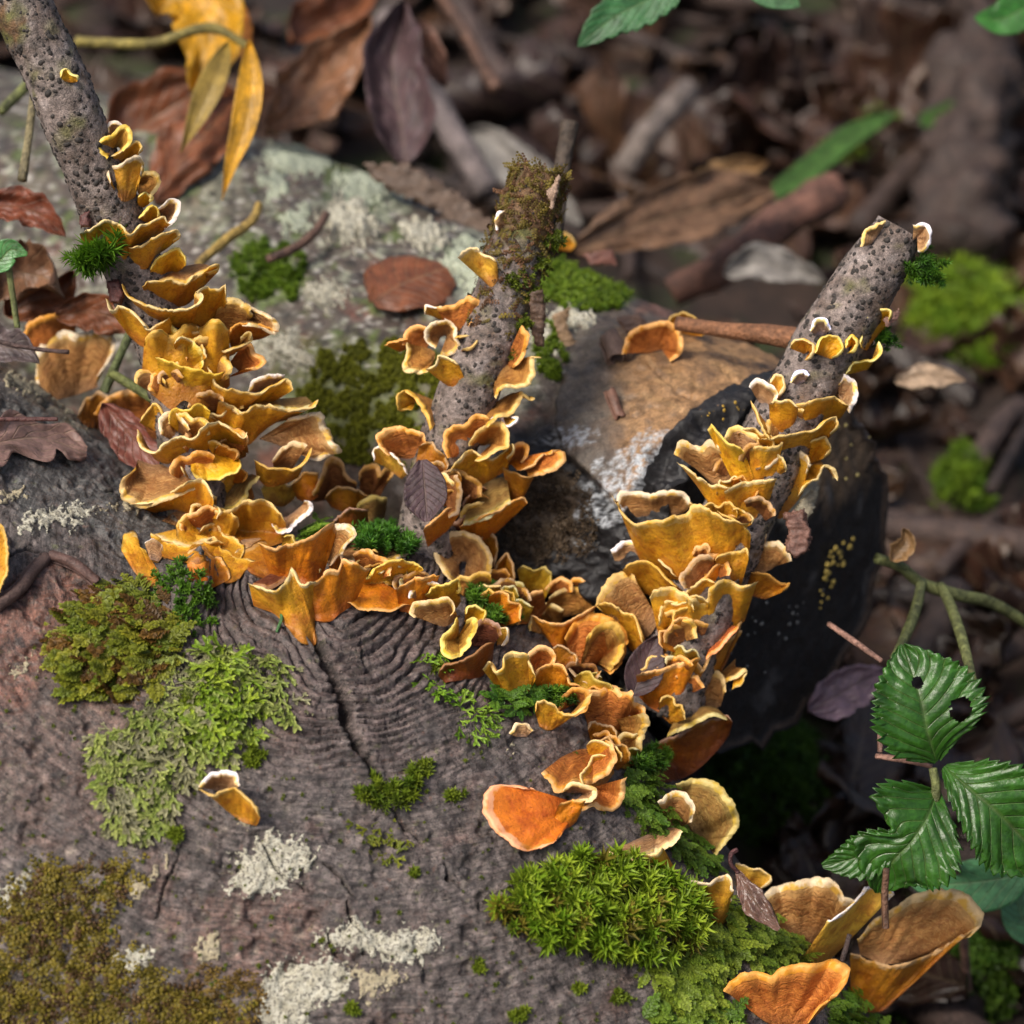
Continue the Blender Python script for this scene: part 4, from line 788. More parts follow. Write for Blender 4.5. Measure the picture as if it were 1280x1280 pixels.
def t_ribbon(seed=0):                     # flat forked liverwort strap
    r = np.random.RandomState(seed); V, F_, K = [], [], []; o = 0
    def strap(p, a, L, wd, z0, z1):
        nonlocal o; n = 3; q = []
        for i in range(n+1):
            t = i/n; c = p+np.array([math.cos(a), math.sin(a), 0])*L*t; c[2] = z0+(z1-z0)*t; ww = wd*(1.0 if i < n-1 else (.8 if i == n-1 else .35)); s_ = np.array([-math.sin(a), math.cos(a), 0])
            q += [c+s_*ww+[0, 0, .03], c+[0, 0, -.01], c-s_*ww+[0, 0, .03]]
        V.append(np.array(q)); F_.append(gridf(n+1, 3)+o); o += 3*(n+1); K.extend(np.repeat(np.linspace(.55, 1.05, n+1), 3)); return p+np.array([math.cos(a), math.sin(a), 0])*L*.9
    e = strap(np.zeros(3), 0, .5, .085, 0, .06)
    for sg in (-1, 1):
        f = strap(e, sg*(.45+.2*r.rand()), .42, .095, .06, .10)
        for s2 in (-1, 1): strap(f, sg*.5+s2*(.4+.2*r.rand()), .25+.15*r.rand(), .10, .10, .07)
    return np.concatenate(V), np.concatenate(F_), np.array(K)
def t_scale(seed=0):                      # little rounded scales (leafy liverwort)
    r = np.random.RandomState(seed); V, F_, K = [], [], []; o = 0
    for i in range(9):
        x = i*.12; sg = 1 if i % 2 else -1; a = np.linspace(0, 2*math.pi, 6, endpoint=False); c = np.array([x, sg*.09, .03+.03*r.rand()]); rr = .095*(.8+.5*r.rand())
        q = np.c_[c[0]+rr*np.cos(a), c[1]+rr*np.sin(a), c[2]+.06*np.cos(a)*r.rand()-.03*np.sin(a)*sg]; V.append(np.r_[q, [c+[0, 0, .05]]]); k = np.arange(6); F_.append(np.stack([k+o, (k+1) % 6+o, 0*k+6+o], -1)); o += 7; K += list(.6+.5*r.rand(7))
    return np.concatenate(V), np.concatenate(F_), np.array(K)
TPL = {'star': [t_star(26, .75, .50, .065, i) for i in range(5)], 'hair': [t_star(34, 1.0, .75, .035, i+9) for i in range(4)], 'frond': [t_frond(16, 1.1, .26, .06, i) for i in range(5)],
       'ribbon': [t_ribbon(i) for i in range(6)], 'scale': [t_scale(i) for i in range(6)], 'tiny': [t_star(12, .5, .5, .11, i+20) for i in range(4)]}
def scatter(kind, P, N, size, c0, c1, D=None, spread=.35, jit=.35, rs=_mr, c2=None):
    """template shoots at points P with normals N -> verts, faces, colours"""
    V, F_, C = [], [], []; o = 0
    for i in range(len(P)):
        tv, tf, tk = TPL[kind][rs.randint(len(TPL[kind]))]; n_ = nrm(N[i]+rs.normal(size=3)*spread*.5)
        d = D[i]+rs.normal(size=3)*spread if D is not None else rs.normal(size=3); t = nrm(d-(d@n_)*n_); b = np.cross(n_, t); s = size[i] if np.ndim(size) else size; s = s*(1+jit*(rs.rand()*2-1))
        V.append(P[i]+(tv[:, :1]*t+tv[:, 1:2]*b+tv[:, 2:]*n_)*s); F_.append(tf+o); o += len(tv)
        u = rs.rand(); c = np.array(c0)*(1-u)+np.array(c1)*u
        if c2 is not None and rs.rand() < c2[1]: c = np.array(c2[0])*(.7+.6*rs.rand())
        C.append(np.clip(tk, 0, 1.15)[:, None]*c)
    quad = kind == 'ribbon'
    return np.concatenate(V), np.concatenate(F_), np.concatenate(C)
def sample(poly, n, host, rs=_mr, edge=10, nz=None):
    poly = pts(poly); xs = [p[0] for p in poly]; ys = [p[1] for p in poly]; P, N, E = [], [], []; tries = 0
    while len(P) < n and tries < n*12:
        tries += 1; x = rs.uniform(min(xs), max(xs)); y = rs.uniform(min(ys), max(ys)); s = float(sdpoly(np.array(x), np.array(y), poly))
        if s+edge*float(n2(np.array(x), np.array(y), 1/28., 2, 5)) < 0: continue
        if nz is not None and float(n2(np.array(x), np.array(y), 1/22., 2, nz)) < -.12: continue
        o, d = ray(x, y); h = host.ray_cast(o, d)
        if h[0] is None: continue
        n_ = np.array(h[1]); n_ = n_ if n_@VW > 0 else -n_
        P.append(np.array(h[0])); N.append(n_); E.append(s)
    return np.array(P), np.array(N), np.array(E)
GREEN0, GREEN1 = (.15, .27, .012), (.34, .44, .030)
def moss(name, label, host, poly, n, kind, size, c0=GREEN0, c1=GREEN1, dirn=None, spread=.35, up=.35, dep=0.0, nz=None, c2=None, cate='moss', group=None, edge=10, mound=0.0):
    P, N, E = sample(poly, n, host, edge=edge, nz=nz)
    if not len(P): print('no moss', label); return
    if mound: P = P+N*(mound*sst(0, 26, E))[:, None]
    P = P+VW*dep; N = nrm(N+up*np.array([0, 0, 1.]))
    D = np.repeat([v2w(np.array(dirn))], len(P), 0) if dirn is not None else None
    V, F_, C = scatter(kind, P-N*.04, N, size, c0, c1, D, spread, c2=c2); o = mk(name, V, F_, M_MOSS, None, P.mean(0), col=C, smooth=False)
    return tag(o, label, cate, group)
A_, B_ = logA.tree, logB.tree
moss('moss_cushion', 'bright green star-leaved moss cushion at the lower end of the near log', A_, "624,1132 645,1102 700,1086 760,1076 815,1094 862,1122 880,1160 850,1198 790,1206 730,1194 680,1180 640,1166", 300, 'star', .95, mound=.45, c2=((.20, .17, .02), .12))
moss('feather_moss', 'feathery pale green moss flowing down the log edge below the dead leaf', A_, "858,1118 905,1112 950,1140 1000,1180 1012,1206 960,1200 905,1190 880,1230 900,1262 850,1272 812,1230 800,1206 850,1190", 330, 'frond', .75, (.13, .21, .015), (.30, .38, .035), (.6, -.8, .1), .5, mound=.2)
moss('feather_moss', 'feathery moss at the log edge under the weathered olive bracket', A_, "770,970 800,955 830,990 850,1030 880,1060 900,1090 860,1075 820,1040 780,1010", 130, 'frond', .7, (.09, .19, .015), (.2, .32, .03), (.7, -.6, .2), .5)
moss('feather_moss', 'small feathery moss patch beside the lowest orange shell bracket', A_, "800,1252 850,1240 910,1250 930,1285 800,1290", 90, 'frond', .7, (.10, .2, .015), (.22, .33, .03), (.5, -.8, .1), .6)
moss('feather_moss', 'moss fringe under the largest tan shell bracket', A_, "1030,1235 1060,1240 1090,1262 1100,1290 1030,1290", 80, 'frond', .7, (.07, .17, .012), (.17, .28, .02), (.5, -.8, .1), .6)
moss('feather_moss', 'golden green wispy moss fringe left of the knob on the near log', A_, "80,800 98,752 150,728 205,738 238,765 232,810 200,852 150,868 100,862 78,830", 330, 'frond', .85, (.14, .19, .012), (.30, .29, .02), (-.75, -.45, .2), .45, mound=.25, c2=((.15, .075, .012), .30))
moss('moss_cushion', 'dark green moss tufts on the bark knob under the leaning branch', A_, "192,712 232,698 262,720 272,780 240,800 205,790 190,750", 120, 'tiny', .42, (.05, .13, .01), (.12, .24, .015), nz=3)
moss('liverwort', 'large pale green flat liverwort mat on the near log', A_, "236,800 300,788 350,830 388,876 350,892 312,912 295,938 250,955 232,992 196,1042 148,1036 112,955 120,918 170,888 198,850", 760, 'ribbon', .60, (.20, .27, .04), (.40, .44, .12), (-.15, -.95, .05), .45, up=0, c2=((.26, .25, .13), .34), cate='liverwort', mound=.10, edge=16)
moss('liverwort', 'brighter leafy liverwort tuft over the middle of the pale mat', A_, "262,800 300,812 330,850 325,890 290,930 240,935 225,900 240,850", 200, 'ribbon', .62, (.17, .28, .015), (.34, .44, .035), (.2, -.95, .2), .7, up=.1, cate='liverwort', mound=.22)
moss('liverwort', 'brown-olive scaly liverwort mat spread over the near log', A_, "-20,1135 40,1092 110,1082 160,1076 168,1100 128,1150 150,1195 215,1235 300,1262 310,1290 -20,1290", 1500, 'scale', .62, (.13, .105, .012), (.24, .18, .018), None, .5, up=0, nz=6, c2=((.10, .055, .02), .28), cate='liverwort', edge=24)
moss('liverwort', 'thin brown liverwort film below the two white lichen blotches', A_, "200,1225 290,1210 330,1240 320,1290 200,1290", 190, 'scale', .5, (.13, .075, .012), (.2, .13, .02), None, .5, up=0, nz=8, cate='liverwort', edge=20)
moss('liverwort', 'bright green liverwort scale by the dark red-brown bracket', A_, "524,812 545,806 560,830 556,852 575,862 600,858 598,872 560,876 535,860", 70, 'ribbon', .5, (.13, .27, .015), (.24, .4, .03), (.2, -.9, 0), .6, up=0, cate='liverwort')
moss('liverwort', 'flat bright green liverwort rosette on bare wood', A_, "566,888 590,880 612,892 632,905 610,912 588,916 572,904", 60, 'ribbon', .5, (.16, .3, .02), (.28, .42, .04), (.5, -.8, 0), .7, up=0, cate='liverwort')
moss('liverwort', 'olive frond-shaped liverwort in the lower crack', A_, "445,1025 470,1018 500,1030 510,1050 490,1072 462,1066 442,1050", 46, 'ribbon', .45, (.12, .15, .01), (.21, .22, .015), (0, -1, 0), .8, up=.1, cate='liverwort')
moss('moss_tuft', 'green moss tuft growing from the end of the long crack', A_, "440,990 470,978 500,985 522,968 530,985 505,1008 470,1012", 40, 'star', .62, (.10, .17, .012), (.22, .28, .02), None, .8, up=.6)
for i, (x, y, r, lab) in enumerate([(528, 960, 13, 'round olive moss dot above the crack end tuft'), (566, 996, 11, 'small green moss dot right of the crack end tuft'), (318, 945, 15, 'small dark moss tuft at the edge of the liverwort mat'),
        (516, 1090, 9, 'tiny moss speck below the frond-shaped liverwort'), (548, 838, 12, 'small moss patch beneath the bright liverwort scale'), (222, 1045, 10, 'tiny moss speck below the liverwort mat'),
        (600, 1205, 10, 'tiny moss sprig on bare log left of the moss cushion'), (650, 1268, 12, 'tiny moss sprig at the very foot of the bare log'), (440, 1262, 8, 'tiny moss speck beside the cracked white lichen'), (770, 1250, 14, 'moss sprig below the moss cushion'),
        (725, 1235, 9, 'tiny yellow-green moss speck under the moss cushion'), (232, 880, 12, 'brown-green moss wisp between fringe and mat')]):
    moss('moss_tuft', lab, A_, f"{x-r},{y} {x},{y-r*.8} {x+r},{y} {x},{y+r*.8}", int(r*1.6), 'tiny', .38, (.12, .17, .01), (.22, .28, .02), up=.2, group='small moss dots on the near log')
P, N, E = sample("120,700 420,1000 700,900 900,1150 1000,1290 -20,1290 -20,900", 520, A_, nz=9)   # specks of green all over the wet wood
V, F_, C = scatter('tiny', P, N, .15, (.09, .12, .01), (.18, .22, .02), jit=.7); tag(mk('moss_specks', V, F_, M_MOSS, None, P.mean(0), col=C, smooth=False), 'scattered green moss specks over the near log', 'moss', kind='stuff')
moss('moss_cushion', 'dark green star moss in the hollow left of the purple leaf', A_, "448,662 470,640 500,640 525,658 520,690 480,694 452,688", 95, 'star', .62, (.04, .14, .012), (.10, .26, .02), dep=.9, up=.6)
moss('feather_moss', 'bright feathery moss tongue between the stubs at the log ridge', A_, "366,655 395,630 430,628 455,640 440,668 400,680 370,672", 70, 'frond', .85, (.09, .2, .012), (.2, .34, .025), (.8, .35, .3), .4, dep=.9)
for x, y, r, n, lab in [(560, 665, 22, 45, 'moss tucked under the amber spout-tipped bracket'), (600, 745, 22, 50, 'small green moss clump below the round disc bracket'), (640, 765, 26, 50, 'yellow-green moss growing over shelf brackets'), (618, 775, 16, 30, 'small dark moss clump beside the yellow cup'),
        (650, 868, 34, 70, 'moss line under the golden three-lobed bracket'), (700, 870, 22, 45, 'moss clump under the shell brackets'), (850, 890, 42, 110, 'deep green feathery moss at the foot of the right-leaning stub'), (808, 950, 26, 60, 'green moss beside the folded orange bracket')]:
    moss('moss_tuft', lab, A_, f"{x-r},{y} {x-r*.5},{y-r*.5} {x+r*.5},{y-r*.5} {x+r},{y} {x+r*.5},{y+r*.5} {x-r*.5},{y+r*.5}", n, 'frond' if r > 30 else 'star', .5, (.05, .15, .012), (.14, .28, .02), dep=.5, up=.5, group='moss among the brackets on the log ridge')
def tuft(label, x, y, wd, n, r, kind, size, c0, c1, d, name='moss_tuft', group=None):
    p0 = at(x, y, wd); P = p0+nrm(_mr.normal(size=(n, 3)))*(_mr.rand(n, 1)**.5)*np.array([r, r*.6, r*.7])*.7; N = nrm(_mr.normal(size=(n, 3))*.55+v2w(np.array(d, float)))
    V, F_, C = scatter(kind, P, N, size, c0, c1, spread=.4); tag(mk(name, V, F_, M_MOSS, None, p0, col=C, smooth=False), label, 'moss', group)
tuft('spiky green moss tuft on the leaning branch below the scalloped bracket', 124, 322, brw('L', 140, 318)+.3, 26, .8, 'hair', .75, (.07, .18, .012), (.16, .32, .02), (-.3, .1, .8))
tuft('dark green moss tuft at the cut tip of the right-leaning stub', 1150, 336, brw('R', 1135, 330), 60, 1.2, 'star', .5, (.04, .13, .01), (.11, .24, .015), (.8, -.1, .5))
tuft('small moss tuft behind the thick yellow-rimmed bracket', 1102, 426, brw('R', 1092, 420)-.3, 28, .8, 'star', .45, (.03, .10, .01), (.08, .2, .012), (.8, 0, .3))
for x, y in ((645, 405), (640, 440), (632, 470), (660, 372), (672, 330), (640, 350), (684, 300)): 
    tuft('green moss growing along the edge of the short crusty stub', x+6, y, brw('M', x, y)-.05, 26, .75, 'tiny', .32, (.09, .13, .01), (.17, .22, .015), (.5, 0, .8), group='moss bits on the short stub')
# leafy crust sleeving the top of the short stub: scale by scale
rs = np.random.RandomState(8); bx, by, bw, R_, Q_, D_ = BR['M']; PP, NN = [], []
for i in range(900):
    a = int(rs.rand()**1.3*70); k = rs.randint(72)
    if a > 40 and rs.rand() < .5: continue
    dv = nrm(D_[a][k]); PP.append(Q_[a]+dv*R_[a]*1.04); NN.append(dv)
V, F_, C = scatter('scale', np.array(PP), np.array(NN), .42, (.12, .085, .015), (.20, .15, .02), None, .7, c2=((.13, .06, .025), .35))
tag(mk('liverwort', V, F_, M_MOSS, None, np.array(PP).mean(0), col=C, smooth=False), 'brown and olive scaly liverwort sleeve round the top of the short stub', 'liverwort')
# moss on the far log
moss('moss_carpet', 'broad olive moss carpet on the flank of the far log', B_, "370,480 400,440 470,425 545,440 560,500 540,560 470,590 410,575 372,530", 2300, 'tiny', .34, (.11, .12, .012), (.24, .25, .02), nz=4, edge=24)
moss('moss_carpet', 'bright moss patch on top of the far log behind the short stub', B_, "672,330 710,322 770,345 795,368 770,385 720,392 690,380 672,362", 700, 'tiny', .42, (.10, .18, .01), (.22, .32, .02), edge=16)
moss('moss_carpet', 'green moss patch on the far log behind the leaning branch', B_, "290,330 325,300 365,310 385,345 360,380 320,385 292,362", 420, 'tiny', .42, (.09, .17, .01), (.18, .28, .02), nz=2, edge=20)
moss('moss_carpet', 'thin moss strip below the bark flake on the far log', B_, "675,400 700,410 715,450 690,475 668,450", 260, 'tiny', .36, (.10, .16, .01), (.18, .26, .015), nz=3, edge=14)
moss('moss_carpet', 'small moss clump on the ridge of the far log', B_, "556,232 575,214 600,225 600,245 570,250", 90, 'star', .5, (.08, .17, .01), (.16, .28, .02))
moss('rotten_wood', 'crumbly brown rotten wood at the charred end of the far log', B_, "622,640 650,590 700,585 745,620 750,670 700,700 650,700 625,680", 700, 'scale', .5, (.05, .032, .018), (.12, .08, .045), None, .9, up=0, nz=5, cate='wood', edge=24)
# ------------------------------------------------------------------ crust patches that follow a log's own surface
def lichen_mat(name, c0, c1, c2):
    n = NT(name); f = n.noise(3.5, 5, .7); c = n.mix(n.ramp(f, [(.35, 0), (.62, 1)]), c0, c1); c = n.mix(n.ramp(n.noise(9, 5, .75), [(.50, 0), (.58, .9)]), c, c2)
    return n.out(c, .85, n.bump(n.noise(18, 4, .7), .7, .05, n.bump(n.noise(5, 3), .4, .08)), .15)
M_LW = lichen_mat('white_lichen', (.30, .28, .21), (.50, .48, .39), (.085, .075, .065)); M_LT = lichen_mat('tan_lichen', (.30, .25, .16), (.42, .37, .25), (.12, .10, .08)); M_LG = lichen_mat('grey_green_lichen', (.30, .34, .24), (.42, .45, .35), (.20, .20, .15))
def patch(lg, name, label, poly, mat, h=.05, nzs=((1/26., 14), (1/8., 9)), res=.045, seed=1, cate='lichen', group=None, thr=0.0, hit=(-.61, .79), parent=None, org=None):
    pl = pts(poly); st = []
    for x, y in pl+[(sum(p[0] for p in pl)/len(pl), sum(p[1] for p in pl)/len(pl))]:
        P, n_ = lg.hit(x, y, hit); st.append(lg.st(P))
    st = np.array(st); s0, s1 = st[:, 0].min()-.4, st[:, 0].max()+.4; t0, t1 = st[:, 1].min()-.04, st[:, 1].max()+.04; R0 = float(lg.R(np.array(st[-1, 0]), np.array(st[-1, 1])))
    n = int(np.clip((s1-s0)/res, 8, 260)); m = int(np.clip((t1-t0)*R0/res, 8, 260)); S, T = np.meshgrid(np.linspace(s0, s1, n), np.linspace(t0, t1, m), indexing='ij'); P, x, y, r = lg.surf(S, T); x, y = proj(P)
    d = sdpoly(x, y, pl)-thr
    for sc, am in nzs: d = d+am*n2(x, y, sc, 2, seed)
    e = 1-np.exp(-np.abs(d)/5); hh = np.where(d > 0, h*(.5+e), -.02-.25*e)+h*.5*fbm(P, 3.0, 2, seed)*(d > 0); Q = lg.pos(S, T, r+hh)
    f = gridf(n, m); keep = (d.ravel()[f] > -6).any(1); f = f[keep]; u = np.unique(f); mp = np.full(n*m, -1); mp[u] = np.arange(len(u))
    if not len(u): print('empty patch', label); return
    o = mk(name, Q.reshape(-1, 3)[u], mp[f], mat, parent, Q.reshape(-1, 3)[u].mean(0) if parent is None else org)
    return tag(o, label, cate, group) if parent is None else o
LI = [("282,1112 300,1065 335,1040 372,1046 398,1062 390,1090 360,1115 310,1128", 'rounded white lichen blotch split by a dark crack', M_LW), ("395,1165 440,1148 500,1160 540,1155 560,1182 525,1215 480,1200 430,1190 400,1180", 'ragged white lichen strip below the crack', M_LW),
      ("318,1262 330,1215 375,1190 430,1200 450,1235 400,1262 390,1290 320,1290", 'large cream lichen crust at the foot of the log', M_LW), ("430,1205 500,1205 520,1225 450,1262", 'thin cream lichen film between two lichen crusts', M_LT), ("140,1195 165,1180 195,1190 190,1212 150,1215", 'small white lichen spot beside the brown liverwort', M_LW),
      ("140,1110 190,1080 215,1060 205,1100 165,1135", 'pale tan lichen streak above the brown liverwort', M_LT), ("-15,1120 10,1095 38,1088 30,1120 10,1145 -15,1150", 'white lichen spot among brown liverwort', M_LW), ("232,1175 275,1155 285,1195 250,1210", 'faint tan lichen patch', M_LT),
      ("18,645 60,630 118,630 125,645 70,660 28,662", 'cream lichen streak below the oak leaf', M_LW), ("0,612 30,610 32,622 0,628", 'short pale lichen streak beside the oak leaf', M_LT), ("130,635 175,610 200,615 170,640", 'dusty tan lichen film left of the fungi', M_LT), ("625,930 645,922 655,935 635,942", 'tiny grey lichen spot on bare wood', M_LT),
      ("5,840 35,815 58,830 30,850", 'pale lichen scuff below the peeled bark', M_LT), ("0,455 60,478 130,520 150,545 90,520 20,490 0,480", 'pale weathered streak along the top edge of the near log', M_LT), ("295,1030 320,1010 330,1022 310,1040", 'small white lichen fleck near the lone bracket', M_LT)]
for i, (pl, lab, m_) in enumerate(LI): patch(logA, 'lichen', lab, pl, m_, .04, seed=i*1.7+2, thr=6 if m_ is M_LT else 3, nzs=((1/26., 14), (1/7., 22), (1/3., 10)))
LB = [("400,270 420,255 450,258 470,280 455,305 425,302 405,290", 'lumpy white lichen cluster on the far log', M_LW, .35), ("420,215 470,205 490,240 460,262 425,250", 'grey-green lichen disc on the far log ridge', M_LG, .1), ("350,265 385,255 390,285 360,292", 'grey-green lichen disc behind the leaning branch', M_LG, .1),
      ("540,330 580,300 620,310 622,360 600,390 570,350", 'large grey-green lichen behind the short stub', M_LG, .08), ("500,280 540,275 560,300 530,315 505,300", 'white lichen patch by the bark slab on the far log', M_LW, .2), ("385,360 420,350 432,372 410,390 388,385", 'pale lichen spots left of the brown leaf', M_LW, .25),
      ("330,425 365,415 400,455 385,465 345,445", 'white lichen chain beside the golden brackets', M_LW, .25), ("320,225 350,205 365,235 340,250", 'pale lichen disc under the yellow leaf', M_LG, .1), ("330,180 400,170 420,205 380,225 335,210", 'pale green lichen on the shaded log shoulder', M_LG, .08),
      ("690,390 720,380 745,395 730,410 700,408", 'white lichen flecks beside the short stub moss', M_LW, .15), ("800,345 870,375 905,392 880,396 820,368", 'pale lichen streak along the ridge of the far log', M_LW, .1), ("660,420 690,405 700,440 675,450", 'white lichen spots by the thin moss strip', M_LW, .12), ("290,440 325,420 345,445 315,465", 'white lichen spots behind the ear-like bracket', M_LW, .2)]
for i, (pl, lab, m_, h_) in enumerate(LB): patch(logB, 'lichen', lab, pl, m_, h_, seed=i*2.3+5, thr=2, nzs=((1/14., 16), (1/5., 22)), hit=(-.3, .95), res=.06)
# ================================================================== ground, litter, leaves, twigs
def ground_z(x, y):
    base = -26+3.5*n2(x, y, 1/40., 2, 91)+1.6*n2(x, y, 1/12., 2, 92)
    dip = sst(12, -25, y-.1*x)*sst(-22, 14, x)
    far = np.clip(np.hypot(x, y)-300, 0, None)
    return base-24*dip-3*sst(20, 60, x)*sst(60, 10, y)+.02*far*n2(x, y, 1/400., 2, 93)
ax_ = np.r_[-6000, -3000, -1200, -600, -350, -220, np.linspace(-150, 150, 170), 220, 350, 600, 1200, 3000, 6000]
GX, GY = np.meshgrid(ax_, ax_+60, indexing='ij'); GV = np.stack([GX, GY, ground_z(GX, GY)], -1).reshape(-1, 3)
n = NT('forest_floor'); f = n.noise(.35, 6, .7)
c = n.mix(n.ramp(f, [(.35, 0), (.65, 1)]), (.016, .011, .009), (.05, .030, .022)); c = n.mix(n.ramp(n.noise(.12, 4), [(.52, 0), (.62, .8)]), c, (.03, .045, .012))
M_GR = n.out(c, .7, n.bump(n.noise(1.5, 5, .7), .9, .6), .3)
GF = gridf(len(ax_), len(ax_)); go = mk('ground', GV, GF, M_GR); go['kind'] = 'structure'
G_ = bvh(GV, GF)
def gz(x, y): return float(ground_z(np.array(float(x)), np.array(float(y))))

# ---- leaves
def leaf_mat(name, col=None, rnd=None, rough=.45, vein=.25, trans=.12, spec=.45):
    n = NT(name); uu = n.attr('uu', 'Fac'); vv = n.attr('vv', 'Fac')
    c = n.ramp(n.oinfo('Random'), rnd) if rnd else n.mix(1.0, col, (1, 1, 1), 'MULTIPLY')
    c = n.mix(1.0, c, n.ramp(n.noise(1.2, 5, .65), [(.3, .5), (.7, 1.45)]), 'MULTIPLY'); c = n.mix(1.0, c, n.ramp(n.noise(7, 4, .65), [(.3, .75), (.7, 1.25)]), 'MULTIPLY')
    av = n.math('ABSOLUTE', vv); ph = n.math('SUBTRACT', n.math('MULTIPLY', uu, 9.0), n.math('MULTIPLY', av, 2.6)); tri = n.math('ABSOLUTE', n.math('SUBTRACT', n.math('FRACT', ph), .5))
    vm = n.math('MAXIMUM', n.ramp(tri, [(.0, 1), (.09, 0)]), n.ramp(av, [(.0, 1), (.07, 0)])); c = n.mix(n.math('MULTIPLY', vm, vein), c, n.mix(.5, c, (.45, .36, .22)))
    nn = n.bump(vm, .6, -.06); nn = n.bump(n.noise(6, 4), .5, .06, nn)
    n.out(c, rough, nn, spec); tr_ = n.t.nodes.new('ShaderNodeBsdfTranslucent'); ms = n.t.nodes.new('ShaderNodeMixShader'); n.l(c, tr_.inputs[0]); ms.inputs[0].default_value = trans
    n.l(n.b.outputs[0], ms.inputs[1]); n.l(tr_.outputs[0], ms.inputs[2]); n.l(ms.outputs[0], n.t.nodes['Material Output'].inputs[0]); return n.m
def leaf_grid(mid, side, nor, hwL, hwR, n=34, m=17, fold=.15, curl=0.0, wav=.1, seed=1, teeth=0, tooth=.06, slant=.0, pleat=0.0, thick=.018, rag=.0):
    """mid: n pts, side/nor: n unit vectors, hw: half widths (cm) -> closed thin leaf"""
    v = np.linspace(-1, 1, m); u = np.linspace(0, 1, n); hw = np.where(v[None] < 0, hwL[:, None], hwR[:, None]); sc = max(hwL.max(), hwR.max())
    if rag: hw = hw*(1+rag*n2(u[:, None]*6+0*hw, np.sign(v)[None]*3+0*hw, 1., 3, seed+.37))
    if teeth: hw = hw*(1+tooth*(((u*teeth) % 1)-.5)[:, None]*(np.abs(v)**3)[None])
    Lm = np.linalg.norm(mid[-1]-mid[0]); t = nrm(np.gradient(mid, axis=0))
    h = fold*np.abs(v)[None]*hw+curl*(v**2)[None]*sc+wav*sc*n2(u[:, None]*4+0*hw, v[None]*2+0*hw, 1., 2, seed)*(.25+np.abs(v))[None]
    if pleat: ph = u[:, None]*9-np.abs(v)[None]*2.6; h = h+pleat*(np.abs((ph % 1)-.5)*-2+1-1)*-1*(np.abs(v)[None]*.9+.1)*np.minimum(1, hw/sc*1.5)
    P = mid[:, None]+side[:, None]*(v[None]*hw)[..., None]+nor[:, None]*h[..., None]+t[:, None]*(slant*np.abs(v)[None]*hw)[..., None]
    N = nrm(np.cross(np.gradient(P, axis=1), np.gradient(P, axis=0))); A = (P+N*thick/2).reshape(-1, 3); B = (P-N*thick/2).reshape(-1, 3); q = n*m
    f1 = gridf(n, m); F_ = [f1, f1[:, ::-1]+q]; i = np.arange(n-1); e0 = i*m; e1 = i*m+m-1
    F_.append(np.stack([e0, e0+m, e0+m+q, e0+q], -1)); F_.append(np.stack([e1+m, e1, e1+q, e1+m+q], -1))
    uu = np.repeat(u[:, None], m, 1).ravel(); vv = np.repeat(v[None], n, 0).ravel()
    return np.r_[A, B], F_, {'uu': np.r_[uu, uu], 'vv': np.r_[vv, vv]}
def prof(n, kind='oval'):
    u = np.linspace(0, 1, n)
    if kind == 'oval': return np.sin(np.clip(u, 0, 1)**.8*math.pi)**.75
    if kind == 'lance': return np.sin(u**.75*math.pi)**1.1
    if kind == 'oak': return (np.sin(u**.9*math.pi)**.6)*(.72+.28*np.cos(u*math.pi*8))
    return np.sin(u*math.pi)
def deep(L, wd): return np.where((wd < -18) & (min(p[1] for p in L) < 330), -18+(wd+18)*1.75, wd)
def pxleaf(name, label, line, hw, ws, mat, cate='leaf', tilt=0.0, kind='oval', group=None, n=34, host=None, loff=.1, **k):
    """leaf whose midrib runs through photo points at depths ws; hw = half widths in px (left,right)"""
    L = pts(line); wd = deep(L, ip(ws, len(L))) if host is None else np.array([float(w2v(host.hit(x, y)[0])[2])+loff for x, y in L])
    M = cat([(x, y, z) for (x, y), z in zip(L, wd)], n); mid = at(M[:, 0], M[:, 1], M[:, 2]); t = nrm(np.gradient(mid, axis=0))
    nor = VW-(t@VW)[:, None]*t; nor = nrm(nor); side = np.cross(t, nor); ca, sa = math.cos(tilt), math.sin(tilt); side, nor = side*ca+nor*sa, nor*ca-side*sa
    if host is not None:
        nn = np.array([host.hit(x, y)[1] for x, y in L]).mean(0); nor = nrm(nn-(t@nn)[:, None]*t); side = np.cross(t, nor)
    kpx = (DIST-M[:, 2])/DIST/PPC; hl = hw if isinstance(hw, tuple) else (hw, hw); p = prof(n, kind)
    h = [(ip(q, n) if isinstance(q, list) else q*p)*kpx for q in hl]
    if name == 'dead_leaf' and kind != 'lance' and 'pleat' not in k and host is None: k['rag'] = .45; k['wav'] = .55; n_c = 1
    V, F_, a = leaf_grid(mid, side, nor, np.maximum(h[0], .01), np.maximum(h[1], .01), n=n, **k); o = mk(name, V, F_, mat, None, mid[0], att=a)
    return tag(o, label, cate, group) if label else o
BR_R = [(0, (.018, .010, .007)), (.25, (.05, .020, .010)), (.5, (.028, .015, .014)), (.7, (.075, .034, .015)), (.85, (.022, .014, .016)), (1, (.12, .062, .03))]
M_LEAFB = leaf_mat('dead_leaf', rnd=BR_R); M_LY = leaf_mat('yellow_leaf', (.52, .27, .012), trans=.3); M_LO = leaf_mat('olive_leaf', (.28, .19, .04), trans=.2); M_LR = leaf_mat('russet_leaf', (.15, .048, .018)); M_LP = leaf_mat('purple_leaf', (.060, .032, .036), rough=.6)
